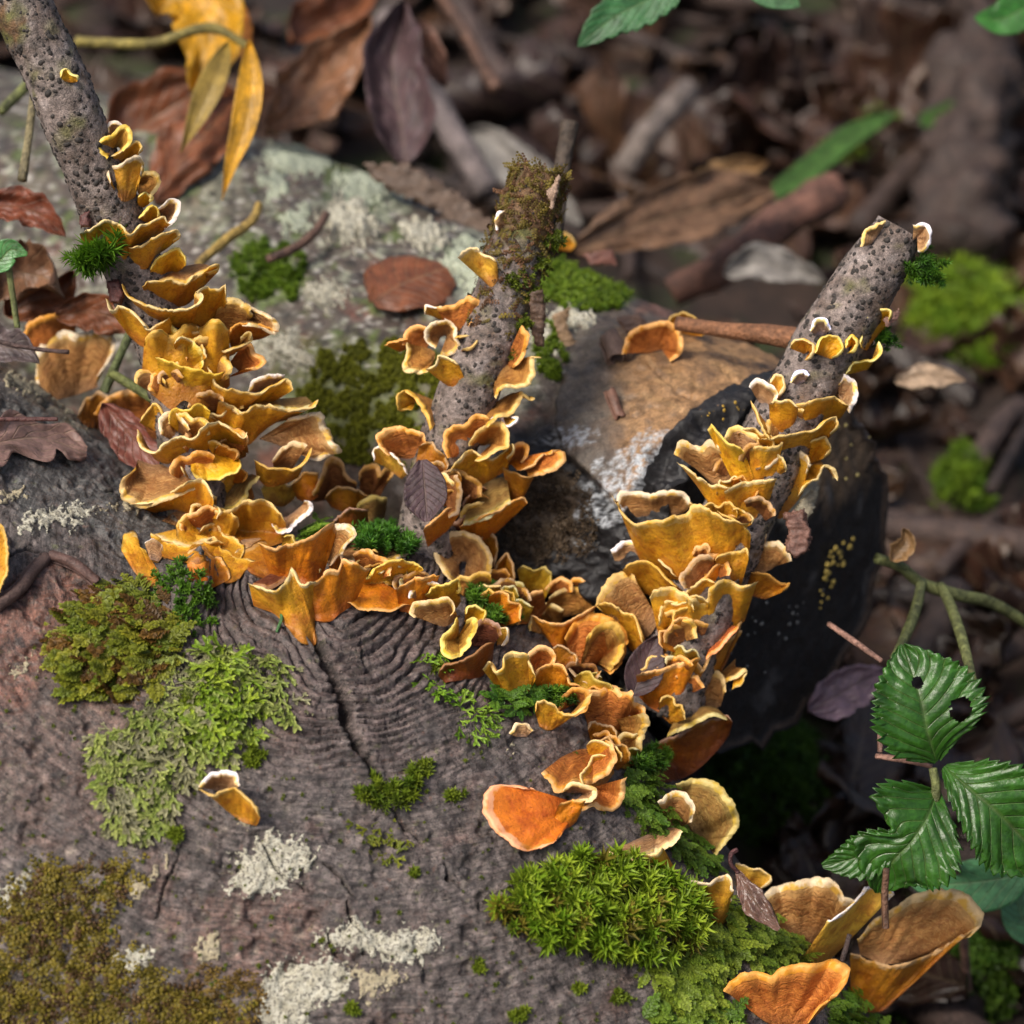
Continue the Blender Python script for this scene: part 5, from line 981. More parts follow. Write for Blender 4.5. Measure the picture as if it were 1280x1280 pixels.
M_LPK = leaf_mat('pinkish_leaf', (.24, .145, .12), vein=.5); M_LG_ = leaf_mat('green_leaf', (.022, .078, .007), rough=.33, vein=.15, trans=.08, spec=.45); M_LG2 = leaf_mat('fresh_leaf', (.06, .14, .025), trans=.2); M_IVY = leaf_mat('ivy_leaf', (.06, .20, .05), vein=.5, rough=.35)
M_WHL = leaf_mat('pale_leaf', (.19, .175, .16)); M_LTN = leaf_mat('tan_leaf', (.27, .155, .065))
# litter: six leaf meshes, shared
meshes = []
for i in range(7):
    n_ = 18; Ls = 5.0+i*.55; u = np.linspace(0, 1, n_); r_ = random.Random(i); bend = r_.uniform(-.6, 1.1)
    mid = np.stack([Ls*(u-.5), .25*Ls*np.sin(u*2.2+i)*.3, bend*Ls*.35*(u-.5)**2*2+.3], -1); sd_ = np.repeat([[0, 1., 0]], n_, 0); no_ = np.repeat([[0, 0, 1.]], n_, 0)
    hw_ = prof(n_, ['oval', 'lance', 'oak', 'oval', 'oval', 'oak', 'lance'][i])*Ls*[.32, .2, .3, .4, .28, .34, .24][i]
    V, F_, a = leaf_grid(mid, sd_, no_, np.maximum(hw_, .02), np.maximum(hw_*r_.uniform(.85, 1.1), .02), n=n_, m=11, fold=r_.uniform(-.2, .4), curl=r_.uniform(-.4, .6), wav=.5, seed=i+3); meshes.append(mesh('litter_leaf', V, F_, att=a))
    meshes[-1].materials.append(M_LEAFB)
M_LEAFD = leaf_mat('painted_shade_leaf', rnd=[(p_, tuple(v*.5 for v in c_)) for p_, c_ in BR_R], rough=.35)  # litter leaf colours darkened to paint in the shade of the deep gap
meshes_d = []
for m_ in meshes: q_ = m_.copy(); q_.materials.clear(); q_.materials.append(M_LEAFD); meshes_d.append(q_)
rl = random.Random(21); cnt = 0
for i in range(900):
    x, y = rl.uniform(-40, 1320), rl.uniform(-30, 1290)
    if not (y < 330 or x > 1000): continue
    o, d = ray(x, y); h = G_.ray_cast(o, d)
    if h[0] is None or cnt >= 250: continue
    p = np.array(h[0])
    if depth_at(logA, x, y) == depth_at(logA, x, y) and not (x > 1000): continue
    if y > 700 and rl.random() < .3: continue
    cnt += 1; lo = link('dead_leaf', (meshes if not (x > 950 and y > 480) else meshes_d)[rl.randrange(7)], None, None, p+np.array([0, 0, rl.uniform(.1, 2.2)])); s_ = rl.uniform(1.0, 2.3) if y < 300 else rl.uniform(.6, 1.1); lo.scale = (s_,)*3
    lo.rotation_euler = (rl.uniform(-.9, .9), rl.uniform(-.7, .7), rl.uniform(0, 6.28)); tag(lo, 'curled brown dead leaf lying in the litter behind the logs', 'leaf', 'dead leaves of the forest litter')
bk = nrm(np.array([-AX[1], AX[0], 0])); bk = bk if bk[1] > 0 else -bk
for i in range(46):                                   # the litter goes on in the strip the far log hides
    q_ = CB-AX*rl.uniform(-14, 40)+bk*rl.uniform(11, 34); q_[2] = gz(q_[0], q_[1])+rl.uniform(.2, 1.6); lo = link('dead_leaf', meshes[rl.randrange(7)], None, None, q_); s_ = rl.uniform(.9, 1.6); lo.scale = (s_,)*3
    lo.rotation_euler = (rl.uniform(-.7, .7), rl.uniform(-.6, .6), rl.uniform(0, 6.28)); tag(lo, 'curled brown dead leaf lying in the litter behind the logs', 'leaf', 'dead leaves of the forest litter')
# ---- sticks
M_STICK = wood_mat('dead_stick', .8, .7, ((1.0, .8, .3), (5, .8, .15)), (.4, .8), obj=True)
def stick(name, label, line, ws, rpx, col, seed=1, cate='stick', group=None, rough=.12, nseg=18):
    L = pts(line); wd = deep(L, ip(ws, len(L))); P = np.array([at(x, y, z) for (x, y), z in zip(L, wd)]); r = ip(rpx, len(L))/PPC*(DIST-wd)/DIST
    V, F_, Q, R, D = tube(P, r, nseg, max(10, len(L)*9), rough, seed); o = mk(name, V, F_, M_STICK, None, P[0]); o.color = (*col, 1)
    return tag(o, label, cate, group)
wA0 = lambda x, y: host_w('A', x, y)
DKB, RDB, GRB = (.045, .030, .026), (.10, .05, .032), (.17, .135, .115)
stick('fallen_branch', 'thick dark fallen branch lying across the litter far behind', "540,30 640,45 760,52 900,78 1020,100 1140,118 1290,160", [-72, -70, -66], [22, 30, 36, 34, 30], (.055, .034, .026), 5, 'branch')
stick('fallen_branch', 'dark branch crossing behind the thick fallen branch', "560,-30 600,60 660,130 720,190 800,215 900,240 960,262", [-60, -55, -50], [16, 18, 20, 18], (.055, .034, .028), 6, 'branch')
stick('stick', 'short grey stick propped upright in the litter', "780,212 800,180 825,150 862,112", [-46, -46, -48], [17, 17, 16], GRB, 7)
stick('stick', 'grey stick sloping down behind the far log', "480,20 520,90 556,150 580,190 610,240", [-38, -36, -34], [15, 17, 17], (.15, .12, .115), 8)
stick('stick', 'thin reddish twig hanging over the dark gap', "548,-10 575,30 600,75 622,112", [-34, -33, -32], [7, 8, 9], RDB, 9)
stick('stick', 'rotten red-brown stick end beside the pale stone', "840,368 900,335 960,290 1042,236", [-30, -30, -32], [20, 24, 26, 24], (.13, .06, .04), 10, rough=.16)
stick('stick', 'dark slanting stick behind the bright grass blade', "1040,-20 1100,30 1160,70 1230,110", [-62, -62, -62], [13, 14], DKB, 11)
stick('stick', 'thin cut twig standing behind the short stub', "694,300 698,250 704,200 712,154", [-9, -9.5, -10], [11, 11, 11], (.055, .038, .026), 12, nseg=18)
stick('stump', 'dark brown rotten stump behind the grass blade', "1195,320 1200,260 1212,170 1220,60", [-44, -46, -50], [62, 56, 50], (.045, .028, .022), 15, 'stump', rough=.3, nseg=30)
stick('twig', 'bent yellowish twig lying on the far log', "248,330 285,298 318,272 324,256", [-13, -15, -16], [5, 6, 5], (.30, .20, .05), 16)
stick('twig', 'curved brown twig lying on the far log', "335,324 365,312 392,292 408,268", [-14.5, -15.5, -17], [6, 6, 5], (.12, .065, .045), 17)
stick('twig', 'shiny reddish twig lying along the top of the far log end', "846,404 900,412 960,418 1015,428", [-7.0, -6.0, -4.6], [9, 10, 13, 14], (.17, .075, .035), 18, nseg=20)
stick('twig', 'thorny dry stem hanging beside the leaning branch', "28,225 36,170 44,110 52,70", [-6, -7, -8], [6, 5, 5], (.17, .14, .07), 19, group=None)
stick('stem', 'olive stem rising across the yellow leaf', "95,52 190,54 270,36 310,58", [-20, -20, -20], [7, 7, 6], (.20, .16, .04), 20, 'stem')
stick('stem', 'thin green stem behind the leaning branch', "0,140 40,100 60,70", [-14, -16], [6, 6], (.12, .13, .04), 21, 'stem')
for i, (ln, ws, r_, lab) in enumerate([("1096,698 1125,708 1150,728 1190,742 1235,752 1300,790", [-7, -8, -9, -12], 8, 'thick green bramble stem right of the charred face'), ("1152,728 1146,758 1132,795 1118,822", [-8, -5, -2], 7, 'bramble stem branching down towards the leaf trio'), ("1176,732 1186,752 1200,790 1216,850", [-8, -6, -2], 7, 'straight green bramble stem behind the upper leaf'),
        ("1036,780 1065,800 1102,826", [-4, -1.5], 4, 'dry pinkish twig end beside the upper bramble leaf'), ("1166,960 1170,985 1168,1010 1172,1030", [.2, .2, -.4], 6, 'green leaf stalk joining the bramble leaves'), ("1100,940 1102,905 1108,880", [-1.5, -2], 4, 'thin red stalk left of the upper bramble leaf'), ("1170,985 1184,1040 1198,1100 1206,1190 1215,1290", [-.3, -4, -9, -16, -22], 6, 'bramble stalk descending from the leaf trio into the litter'), ("1095,945 1130,950 1165,958", [-1.5, -.5], 4, 'thin pink stalk joining the bramble leaves')]):
    stick('bramble_stem', lab, ln, ws, [r_*.85, r_, r_*.75], (.095, .105, .035) if i < 3 or i == 4 else (.22, .12, .09), 30+i, 'stem', rough=.05)
stick('pine_needle', 'short green needle stuck beside the dripping golden bracket', "351,758 352,772 346,790", [wA0(351,765)+.3, wA0(346,788)+.25], [2.5, 2], (.05, .13, .04), 60, 'needle')
stick('twig', 'thin brown twig standing between the two tan shell brackets', "1107,1160 1106,1120 1108,1086", [2.5, 2.6, 2.8], [4, 4], (.12, .06, .035), 41)
stick('twig', 'dark stem poking up beneath the tan shell bracket', "1048,1215 1056,1190 1062,1168", [2.4, 2.4], [3.5, 3], (.05, .03, .025), 42)
rt = random.Random(4)
for i in range(70):
    x, y = rt.uniform(430, 1300), rt.uniform(-20, 330)
    if i > 45: x, y = rt.uniform(1060, 1300), rt.uniform(520, 1290)
    o, d = ray(x, y); h = G_.ray_cast(o, d)
    if h[0] is None: continue
    p = np.array(h[0])+[0, 0, rt.uniform(.5, 2.5)]; a = rt.uniform(0, 6.28); l = rt.uniform(6, 22); dv = np.array([math.cos(a), math.sin(a), rt.uniform(-.15, .3)]); Q0 = np.array([p-dv*l/2, p+[0, 0, rt.uniform(-.5, .8)], p+dv*l/2])
    V, F_, *_q = tube(Q0, [rt.uniform(.25, 1.0)]*3, 9, 12, .1, i); to = mk('twig', V, F_, M_STICK, None, p); k_ = rt.uniform(.5, 1.6); to.color = (.04*k_, .025*k_, .02*k_, 1); tag(to, 'dead twig lying in the litter beyond the logs', 'twig', 'twigs in the forest litter')
# ---- leaves one can pick out
pxleaf('dead_leaf', 'broad yellow-orange leaf behind the leaning branch', "195,20 215,-5 250,10 262,60 240,125", (52, 42), [-22, -22, -21], M_LY, curl=.3, seed=2)
pxleaf('dead_leaf', 'long yellow drooping leaf hanging over the far log', "312,52 314,100 305,160 290,205 278,250", (17, 18), [-16, -15, -15], M_LY, kind='lance', curl=.2, seed=3)
pxleaf('dead_leaf', 'olive withered leaf hanging between the yellow leaves', "285,55 270,95 250,140 226,192", (17, 17), [-19, -18, -18], M_LO, kind='lance', curl=.3, seed=4)
pxleaf('dead_leaf', 'orange-brown leaf top behind the yellow leaf', "240,15 275,20 298,45 290,80", (26, 24), [-24, -24], leaf_mat('orange_leaf', (.33, .12, .02)), curl=.3, seed=14)
pxleaf('dead_leaf', 'russet leaf lying behind the yellow drooping leaf', "130,200 190,150 260,120 300,150", (45, 40), [-24, -25], M_LR, curl=.4, seed=5)
pxleaf('dead_leaf', 'dark russet leaf draped on the shaded log shoulder', "195,250 235,190 270,150 300,110", (40, 36), [-20, -22], M_LR, curl=-.3, seed=6)
pxleaf('dead_leaf', 'brown leaf with a hole standing on the far log', "330,170 375,130 420,80 460,30", (42, 40), [-24, -26], leaf_mat('brown_leaf', (.20, .09, .042)), curl=.5, seed=7)
pxleaf('dead_leaf', 'dark purple-brown leaf propped behind the far log', "510,220 500,150 490,80 505,10", (38, 50), [-24, -26], M_LP, curl=.5, seed=8)
pxleaf('dead_leaf', 'curled pinkish-brown leaf above the far log', "430,90 470,70 520,60 556,110", (32, 26), [-26, -27], leaf_mat('rose_leaf', (.19, .095, .07)), curl=.6, seed=9)
pxleaf('dead_leaf', 'red-brown folded leaf near the top edge of the litter', "360,60 400,30 440,10 470,-20", (34, 30), [-32, -34], M_LR, curl=.6, seed=19)
pxleaf('dead_leaf', 'oval russet leaf lying on the far log', "466,378 490,362 520,348 560,336", ([10, 58, 70, 66, 26], [10, 44, 54, 50, 24]), None, M_LR, host=logB, loff=1.2, curl=-.10, wav=.12, seed=10, fold=-.05)
pxleaf('dead_leaf', 'large flat brown leaf behind the far log', "720,312 790,285 870,262 965,238", ([10, 34, 44, 40, 10], [10, 30, 40, 30, 10]), [-26, -27, -29], leaf_mat('flat_brown_leaf', (.15, .082, .046)), curl=.15, seed=11)
pxleaf('dead_leaf', 'pale tan leaf edge sticking up behind the flat brown leaf', "860,262 900,225 955,205", (22, 20), [-33, -34], M_LTN, curl=.4, seed=12)
pxleaf('dead_leaf', 'pale whitish leaf lying beyond the charred log end', "1118,478 1140,472 1165,470 1206,476", (16, 16), [-19, -19], leaf_mat('tan_pale_leaf', (.34, .24, .16)), curl=.2, seed=13)
pxleaf('dead_leaf', 'pinkish oak leaf lying on the near log', "-50,560 0,552 50,548 108,566", ([30, 42, 24, 40, 22, 30, 6], [28, 44, 24, 48, 28, 36, 8]), None, M_LPK, host=logA, loff=.55, wav=.25, curl=.02, seed=15, n=60)
pxleaf('dead_leaf', 'dark purple crinkled leaf caught at the foot of the short stub', "528,575 530,600 532,625 534,652", ([6, 22, 28, 24, 5], [6, 20, 26, 24, 5]), [.2, .5, .8], M_LP, fold=.15, wav=.25, pleat=.12, seed=16)
pxleaf('dead_leaf', 'thin brown leaf with a curled stalk on the feathery moss', "922,1090 935,1112 950,1136 974,1162", ([3, 10, 15, 10, 3], [3, 14, 17, 12, 3]), [1.8, 2.2, 2.6], leaf_mat('wet_brown_leaf', (.14, .075, .055), rough=.25), fold=.1, wav=.2, seed=17)
stick('leaf_stalk', 'curled dark stalk rising from the thin brown leaf', "922,1090 913,1078 915,1066 922,1062", [1.8, 2, 2], [3, 3], (.08, .03, .03), 51, 'stalk')
pxleaf('dead_leaf', 'dark brown shrivelled leaf between the right-leaning stub and the shell bracket', "790,870 800,845 812,815 822,795", (22, 26), [-2.2, -2.4, -2.6], M_LP, curl=.2, pleat=.08, seed=18)
pxleaf('dead_leaf', 'russet leaf wedged in the gap beside the leaning branch', "130,505 160,540 195,580 225,605", (22, 28), [-5, -4.5, -4], leaf_mat('wine_leaf', (.15, .045, .03)), curl=.2, seed=20)
pxleaf('dead_leaf', 'dark red serrated leaf left of the leaning branch', "-20,262 20,258 50,268 82,296", (24, 22), [-8, -8], leaf_mat('dark_red_leaf', (.15, .04, .018)), curl=.4, seed=21)
pxleaf('dead_leaf', 'brown curled leaf under the dark red leaf', "-10,330 25,340 60,350 80,372", (40, 42), [-9, -9, -8], leaf_mat('umber_leaf', (.17, .085, .045)), curl=.7, seed=22)
pxleaf('dead_leaf', 'second brown leaf folded beneath the ivy leaf', "10,395 45,375 75,370 95,340", (30, 30), [-10, -10], M_LR, curl=.6, seed=23)
pxleaf('dead_leaf', 'russet leaf behind the tan zoned bracket at the log top', "70,395 110,390 150,400 185,420", (22, 24), [-9, -9], M_LR, curl=.3, seed=24)
pxleaf('dead_leaf', 'grey withered leaf lying on the upper edge of the near log', "-30,420 0,432 30,440 50,455", (24, 20), [-4, -3.6], leaf_mat('grey_leaf', (.10, .075, .075)), curl=.4, seed=25)
stick('leaf_stalk', 'dark leaf stalk lying across the tan zoned bracket', "-10,425 30,434 60,438 86,440", [-3, -2.8], [3, 3], (.06, .035, .03), 52, 'stalk')
stick('leaf_stalk', 'red-brown stalk of the pinkish oak leaf', "-10,524 30,524 72,524", [1.0, .9], [3, 3], (.09, .035, .03), 53, 'stalk')
pxleaf('ivy_leaf', 'small green ivy leaf left of the leaning branch', "-12,338 0,326 14,312 34,318", ([10, 20, 18, 10, 2], [6, 16, 16, 12, 2]), [-3, -3, -3], M_IVY, wav=.15, seed=26)
stick('stem', 'green ivy stalk below the ivy leaf', "10,330 16,370 22,410", [-3.2, -3.6, -4], [4, 4], (.2, .22, .08), 54, 'stem')
stick('stem', 'green stem in the gap left of the leaning branch', "130,490 150,445 168,405", [-7, -7], [6, 6], (.10, .12, .04), 55, 'stem')
stick('stem', 'second green stem crossing the gap beside the tan bracket', "138,466 165,482 192,500", [-5.5, -5], [6, 6], (.10, .11, .03), 56, 'stem')
pxleaf('grass_blade', 'broad green grass blade arching over the litter', "960,246 1010,212 1060,172 1122,140", ([8, 14, 15, 12, 2], [8, 14, 15, 12, 2]), [-38, -40, -42], M_LG2, 'grass', fold=.2, wav=.05, seed=27)
pxleaf('grass_blade', 'second green blade behind the broad grass blade', "1150,152 1200,138 1262,108", ([8, 14, 12, 3], [8, 14, 12, 3]), [-46, -48], M_LG2, 'grass', fold=.2, wav=.05, seed=28)
pxleaf('bramble_leaf', 'blurred green bramble leaf hanging at the top of the litter', "860,-30 810,0 770,20 722,58", (30, 32), [-12, -12, -12], leaf_mat('mid_green_leaf', (.03, .12, .035), trans=.2), pleat=.12, seed=29, teeth=9, tooth=.2)
pxleaf('bramble_leaf', 'blurred green leaf tip beyond the thick fallen branch', "925,-40 960,-12 1000,8", (24, 22), [-12, -12], leaf_mat('pale_green_leaf', (.06, .15, .06), trans=.2), seed=30)
pxleaf('bramble_leaf', 'bright green leaf at the far corner of the litter', "1310,-10 1280,10 1250,24 1218,22", (26, 28), [-20, -20], leaf_mat('vivid_green_leaf', (.025, .13, .015), trans=.2), seed=31)
pxleaf('bramble_leaf', 'shaded green leaf under the bramble trio', "1290,1090 1240,1100 1190,1105 1140,1108", (38, 30), [-8, -8], leaf_mat('shade_green_leaf', (.05, .16, .06)), seed=32)
pxleaf('bramble_leaf', 'dim green leaf behind the shaded one', "1300,1180 1275,1140 1265,1095", (26, 26), [-9, -9], leaf_mat('dim_green_leaf', (.04, .13, .05)), seed=33)
pxleaf('dead_leaf', 'purplish wet leaf in the dark gap under the charred end', "1010,890 1050,868 1080,850 1110,840", (30, 28), [-12, -13], leaf_mat('mauve_leaf', (.15, .10, .13), rough=.3), curl=.3, seed=34)
pxleaf('dead_leaf', 'pale stone-grey leaf beyond the far log', "905,345 940,330 980,335 1030,352", (24, 22), [-34, -34], M_WHL, curl=.4, seed=35)
pxleaf('dead_leaf', 'pale leaf with a mossy edge behind the short stub', "590,165 640,200 680,240 730,285", (26, 34), [-36, -34], M_WHL, curl=.3, seed=36)
pxleaf('dead_leaf', 'curled brown and white leaf at the rim of the charred end', "1112,700 1122,690 1132,675 1128,660", (14, 14), [-7, -7], M_LTN, curl=.8, seed=37)
# the bramble trio: toothed, pleated, glossy
pxleaf('bramble_leaf', 'upper glossy bramble leaf with two insect holes', "1170,952 1160,918 1152,880 1140,840 1128,806", ([6, 48, 66, 62, 52, 30, 4], [6, 52, 76, 76, 60, 34, 4]), [.2, .9, 1.0, .8, .3], M_LG_, teeth=17, tooth=.16, slant=.10, pleat=.16, fold=.10, wav=.10, seed=40, n=120, m=41)
up_leaf = bpy.context.scene.objects[-1] if False else [o for o in COL.objects if o.name.startswith('bramble_leaf') and 'two insect' in o.get('label', '')][0]
bm_ = up_leaf.data; vco = np.zeros(len(bm_.vertices)*3, np.float32); bm_.vertices.foreach_get('co', vco); vco = vco.reshape(-1, 3)/U+np.array(up_leaf.location)/U; hx, hy = proj(vco)
import bmesh
bq = bmesh.new(); bq.from_mesh(bm_); bq.verts.ensure_lookup_table(); hole = (ell(hx, hy, 1201, 887, 11, 15)+.25*n2(hx, hy, 1/6., 2, 3) > 0) | (ell(hx, hy, 1147, 853, 6, 7) > 0) | (ell(hx, hy, 1194, 940, 7, 7) > 0)
bmesh.ops.delete(bq, geom=[v for v in bq.verts if hole[v.index]], context='VERTS'); bq.to_mesh(bm_); bq.free()
pxleaf('bramble_leaf', 'right glossy bramble leaf of the trio', "1180,958 1210,985 1240,1010 1275,1045 1315,1090", ([6, 46, 66, 66, 44, 4], [6, 30, 50, 60, 44, 4]), [.0, .7, .9, .6, .2], M_LG_, teeth=17, tooth=.16, slant=.10, pleat=.15, fold=.10, wav=.10, seed=41, n=120, m=41)
pxleaf('bramble_leaf', 'lower two-lobed bramble leaf with a brown scorched edge', "1172,988 1160,1020 1140,1050 1112,1082 1098,1116", ([4, 40, 66, 62, 40, 4], [4, 66, 74, 30, 56, 30, 4]), [.0, .8, 1.0, .7, .1], M_LG_, teeth=17, tooth=.16, slant=.10, pleat=.15, fold=.10, wav=.12, seed=42, n=120, m=41)
pxleaf('bramble_leaf', 'side lobe of bramble leaf reaching towards the tan brackets', "1135,1052 1105,1058 1070,1072 1028,1082", ([4, 24, 30, 20, 3], [4, 24, 28, 18, 3]), [.6, .6, .3], M_LG_, teeth=11, tooth=.2, slant=.1, pleat=.12, wav=.1, seed=43, n=80, m=31)
bramble = empty('bramble_plant', at(1170, 1000, -6)); tag(bramble, 'bramble sprig with glossy toothed leaves and thorny stems right of the log', 'bramble')
def adopt(root, o, name):
    o.location = o.location-root.location; o.parent = root; o.name = name
    for k in ('category', 'group'):
        if k in o: del o[k]
for o in list(COL.objects):
    if o.parent is None and (o.name.startswith('bramble_stem') or (o.name.startswith('bramble_leaf') and ('trio' in o['label'] or 'insect' in o['label'] or 'lobe' in o['label']) and 'under' not in o['label'])): adopt(bramble, o, 'stem' if 'stem' in o.name else 'leaf')
for o in list(COL.objects):
    if o.parent is None and o.name.startswith('leaf_stalk'):
        key = 'thin brown leaf' if 'curled' in o['label'] else 'grey withered' if 'lying across' in o['label'] else 'pinkish oak'
        adopt([q for q in COL.objects if q.parent is None and q.name.startswith('dead_leaf') and q['label'].startswith(key)][0], o, 'stalk')
# ---- bark pieces
M_BKF = wood_mat('bark_piece', .55, 2.4, ((2, .6, .12), (9, .7, .05)), (.4, .75), obj=True)
def curl(name, label, line, ws, rpx, turns, col, a0=0.0, seed=1, th=.07, cate='bark'):
    L = pts(line); wd = ip(ws, len(L)); P = np.array([at(x, y, z) for (x, y), z in zip(L, wd)]); n_ = 30; d = np.r_[0, np.cumsum(np.linalg.norm(np.diff(P, axis=0), axis=1))]; Q = cat(np.c_[d, 0*d, P], n_)[:, 2:]
    t = nrm(np.gradient(Q, axis=0)); b = nrm(np.cross(t, VW)); c = np.cross(t, b); a = np.linspace(0, turns*6.283, 44)+a0; r = rpx/PPC*(1-.35*np.linspace(0, 1, 44))
    V = Q[:, None]+(np.cos(a)*r)[None, :, None]*b[:, None]+(np.sin(a)*r)[None, :, None]*c[:, None]; V = V+t[:, None]*(.15*n2(np.arange(44)*1.0, 0*a+seed, .15, 2, seed))[None, :, None]*np.linspace(-1, 1, n_)[:, None, None]; V = V+.03*fbm(V, 2., 2, seed)[..., None]
    dr = (np.cos(a))[None, :, None]*b[:, None]+(np.sin(a))[None, :, None]*c[:, None]; A = V.reshape(-1, 3); B = (V-dr*th).reshape(-1, 3); f = gridf(n_, 44); q = n_*44; i = np.arange(n_-1); j = np.arange(43)
    F_ = [f, f[:, ::-1]+q, np.stack([i*44, (i+1)*44, (i+1)*44+q, i*44+q], -1), np.stack([(i+1)*44+43, i*44+43, i*44+43+q, (i+1)*44+43+q], -1), np.stack([j+1, j, j+q, j+1+q], -1), np.stack([j+(n_-1)*44, j+1+(n_-1)*44, j+1+(n_-1)*44+q, j+(n_-1)*44+q], -1)]
    o = mk(name, np.r_[A, B], F_, M_BKF, None, Q[0]); o.color = (*col, 1); return tag(o, label, cate)
wB = lambda x, y: host_w('B', x, y); wA = lambda x, y: host_w('A', x, y)
curl('bark_curl', 'rolled brown bark curl on the far log beside the orange bracket', "760,420 768,436 772,450", [wB(768, 436)+.3, wB(768, 436)+.9], 17, 1.6, (.15, .095, .07), seed=2)
curl('bark_curl', 'thin bark tube lying on the far log below the larger curl', "762,488 768,505 776,522", [wB(768, 505)+.3, wB(768, 505)+.6], 9, 1.5, (.16, .08, .055), seed=3)
curl('bark_curl', 'dark rolled bark edge lying on the near log', "62,694 90,704 122,728", [wA(62, 694)+.2, wA(122, 728)+.2], 8, 1.4, (.10, .055, .045), seed=4)
curl('bark_curl', 'rolled bark edge on the other side of the peeled patch', "58,696 40,715 25,735 -5,758", [wA(58, 696)+.2, wA(-5, 758)+.2], 9, 1.4, (.09, .055, .045), seed=5)
def slab(name, label, poly, wd, col, th=.25, seed=1, cate='bark', tiltx=0.0, tilty=0.0, rag=3.0):
    pl = pts(poly); xs = [p[0] for p in pl]; ys = [p[1] for p in pl]; st = max(1.6, max(max(xs)-min(xs), max(ys)-min(ys))/46); x, y = np.meshgrid(np.arange(min(xs)-4, max(xs)+4, st), np.arange(min(ys)-4, max(ys)+4, st), indexing='ij')
    d = sdpoly(x, y, pl)+rag*n2(x, y, 1/7., 2, seed); cx, cy = sum(xs)/len(xs), sum(ys)/len(ys); wz = wd+tiltx*(x-cx)/PPC+tilty*(y-cy)/PPC+.12*n2(x, y, 1/20., 2, seed)+.08*n2(x*.3, y, 1/5., 2, seed+1)
    A = at(x, y, wz+th/2*sst(-2, 3, d)); B = at(x, y, wz-th/2*sst(-2, 3, d)-.001); n_, m_ = x.shape; f = gridf(n_, m_); k = (d.ravel()[f] > -1.5).all(1); f = f[k]; q = n_*m_
    u = np.unique(f); mp = np.full(q, -1); mp[u] = np.arange(len(u)); o = mk(name, np.r_[A.reshape(-1, 3)[u], B.reshape(-1, 3)[u]], [mp[f], mp[f][:, ::-1]+len(u)], M_BKF, None, at(cx, cy, wd)); o.color = (*col, 1); return tag(o, label, cate)
slab('bark_flake', 'dark bark strip hanging from the right side of the short stub', "662,368 678,362 682,385 679,432 671,434 664,410", brw('M', 640, 390)-.3, (.10, .06, .04), seed=2, tilty=-.3)
slab('bark_flake', 'splintered bark piece sticking up at the broken top of the short stub', "684,240 700,216 698,238 690,262", brw('M', 680, 240)+.2, (.30, .20, .14), seed=3)
slab('wood_splinter', 'reddish torn wood splinter on the right-leaning stub', "978,642 1005,636 1008,655 1014,660 1012,690 992,698 982,690 985,668", brw('R', 940, 640)+.4, (.15, .075, .055), th=.7, seed=4, rag=5)
slab('wood_splinter', 'pale wood strip exposed behind the right-leaning stub', "985,660 1000,625 1025,605 1015,640 998,665", brw('R', 960, 640)-.9, (.30, .26, .18), th=.3, seed=5)
slab('bark_slab', 'rough raised bark slab along the ridge of the far log', "455,200 510,205 560,232 615,275 622,305 590,300 540,262 490,240 462,222", wB(540, 262)+1.0, (.10, .065, .045), th=.9, seed=6, rag=8)
slab('bark_flake', 'small brown bark flake on the far log beside the tan wood', "770,398 800,392 812,412 800,425 782,415", wB(792, 410)+.6, (.12, .07, .05), seed=7)
slab('bark_flake', 'torn reddish bark shred at the ridge of the far log', "728,318 765,312 770,330 740,332", wB(750, 335)+.5, (.13, .05, .035), seed=8)
slab('bark_flake', 'curly tan bark shred below the bright moss patch', "690,395 712,385 708,410 722,430 712,448 700,425", wB(705, 420)+.4, (.24, .15, .08), seed=9)
slab('bark_chip', 'small dark red fungus-like chip on the edge of the leaning branch', "100,270 112,264 113,284 101,284", brw('L', 120, 275)+.1, (.09, .035, .03), th=.5, seed=10)
slab('bark_chip', 'rounded dark red chip lower on the edge of the leaning branch', "134,352 148,350 156,366 150,382 138,376", brw('L', 160, 365)+.2, (.09, .03, .025), th=.6, seed=11)
slab('bark_chip', 'tiny reddish bark shard behind the yellow-rimmed bracket', "1104,400 1126,384 1120,400 1108,408", brw('R', 1095, 400), (.17, .09, .07), th=.15, seed=12)
# ---- yellow dots and crumbs
def crumbs(label, poly, n_, sz, col, host_pt, name='fungus_dots', seed=1):
    rs = np.random.RandomState(seed); DV, DF = dome(7); VV_, FF_ = [], []; o = 0; pl = pts(poly); xs = [p[0] for p in pl]; ys = [p[1] for p in pl]
    for _t in range(n_*25):
        if len(VV_) >= n_: break
        x, y = rs.uniform(min(xs), max(xs)), rs.uniform(min(ys), max(ys))
        if sdpoly(np.array(x), np.array(y), pl) < 0: continue
        p, N = host_pt(x, y)
        if p is None: continue
        t1 = nrm(np.cross(N, [.3, .5, .8])); t2 = np.cross(N, t1); s = sz*(.5+rs.rand()); VV_.append(p+(DV[:, :1]*t1+DV[:, 1:2]*t2)*s+DV[:, 2:]*N*s*.8); FF_.append(DF+o); o += len(DV)
    if not VV_: print('no crumbs', label); return
    ob = mk(name, np.concatenate(VV_), np.concatenate(FF_), M_BKF, None, VV_[0].mean(0)); ob.color = (*col, 1); tag(ob, label, 'fungus', kind='stuff')
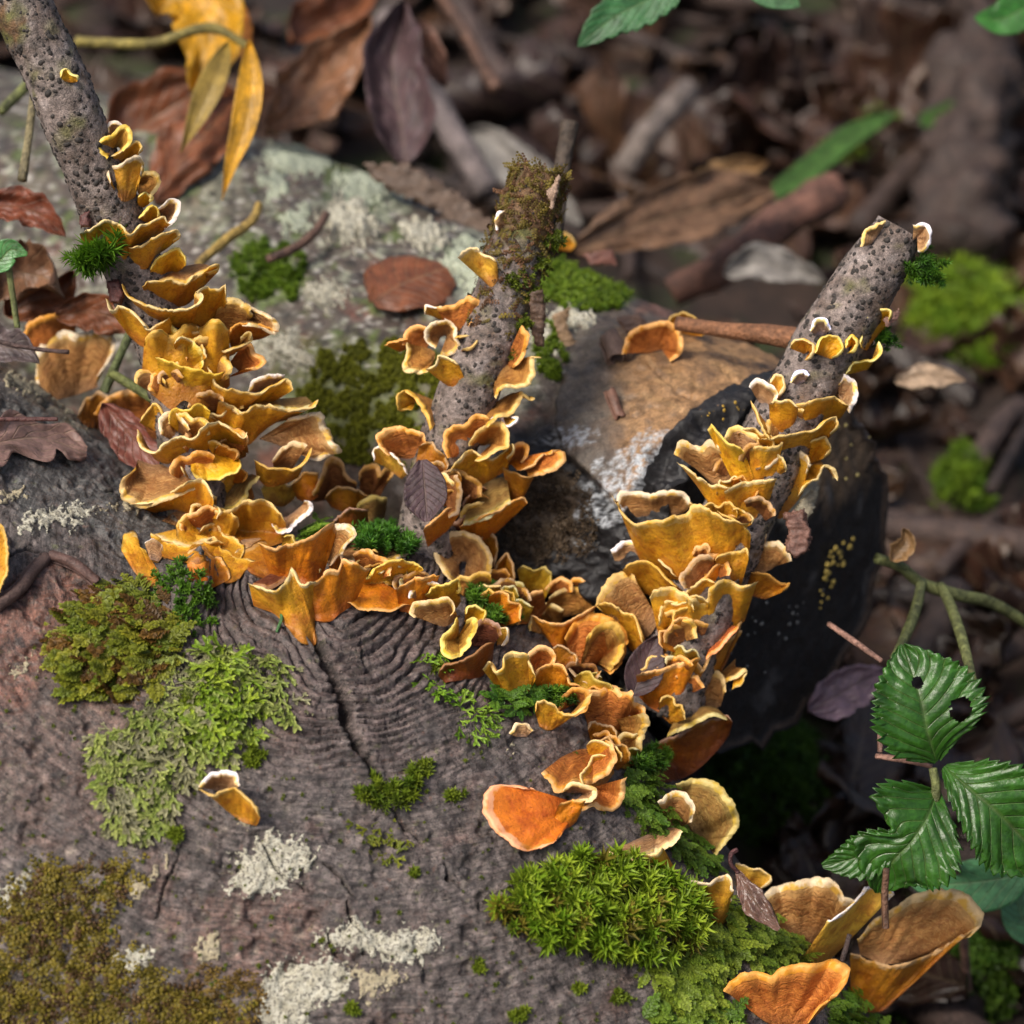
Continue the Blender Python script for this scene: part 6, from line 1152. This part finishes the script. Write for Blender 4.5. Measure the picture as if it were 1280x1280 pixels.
def face_pt(x, y):
    o, d = ray(x, y); o = np.array(o); d = np.array(d); t = ((cen-o)@AX)/(d@AX); p = o+d*t
    return (p, AX) if np.linalg.norm(p-cen) < 7.9 else (None, None)
crumbs('clusters of tiny yellow fungus dots on the charred cut face', "1035,690 1085,660 1078,740 1045,800 1020,760", 34, .09, (.50, .36, .08), face_pt, seed=2)
crumbs('tiny pale fungus dots near the top of the charred cut face', "960,500 1090,490 1110,600 1080,640 1000,560", 16, .08, (.50, .40, .15), face_pt, seed=3)
crumbs('tiny yellow fungus dots under the torn wood edge of the far log', "872,520 950,490 950,530 880,545", 26, .08, (.45, .28, .04), lambda x, y: logB.hit(x, y, (0, 1), 1), seed=4)
crumbs('grey mould specks on the charred cut face', "900,780 1060,700 1050,820 950,920 900,900", 30, .06, (.16, .16, .16), face_pt, seed=5)
# ---- background moss mounds
def gmoss(label, x, y, rx, ry, n_, c0, c1, size=.9):
    P, N = [], []
    for _t in range(n_):
        a = _mr.rand()*6.283; r = math.sqrt(_mr.rand()); xx, yy = x+rx*r*math.cos(a), y+ry*r*math.sin(a); o, d = ray(xx, yy); h = G_.ray_cast(o, d)
        if h[0] is None: continue
        P.append(np.array(h[0])+[0, 0, 2.5*(1-r*r)*1.2]); N.append([.2*math.cos(a), -.4, 1.])
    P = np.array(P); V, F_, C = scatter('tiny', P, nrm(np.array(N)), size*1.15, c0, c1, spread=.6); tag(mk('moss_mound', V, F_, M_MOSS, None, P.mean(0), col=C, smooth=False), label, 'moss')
gmoss('bright green moss mound behind the charred log end', 1195, 410, 95, 65, 700, (.10, .19, .012), (.24, .34, .02), 1.4)
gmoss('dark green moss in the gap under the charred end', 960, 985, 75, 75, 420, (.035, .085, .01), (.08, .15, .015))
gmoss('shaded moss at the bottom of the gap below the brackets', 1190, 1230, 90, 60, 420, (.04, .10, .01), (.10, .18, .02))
gmoss('small moss patch beside the dark branches', 1200, 620, 35, 25, 90, (.08, .16, .012), (.18, .28, .02), 1.1)
gmoss('green moss blur beyond the grass blade', 1095, 205, 45, 25, 90, (.12, .19, .02), (.2, .28, .03), 1.6)
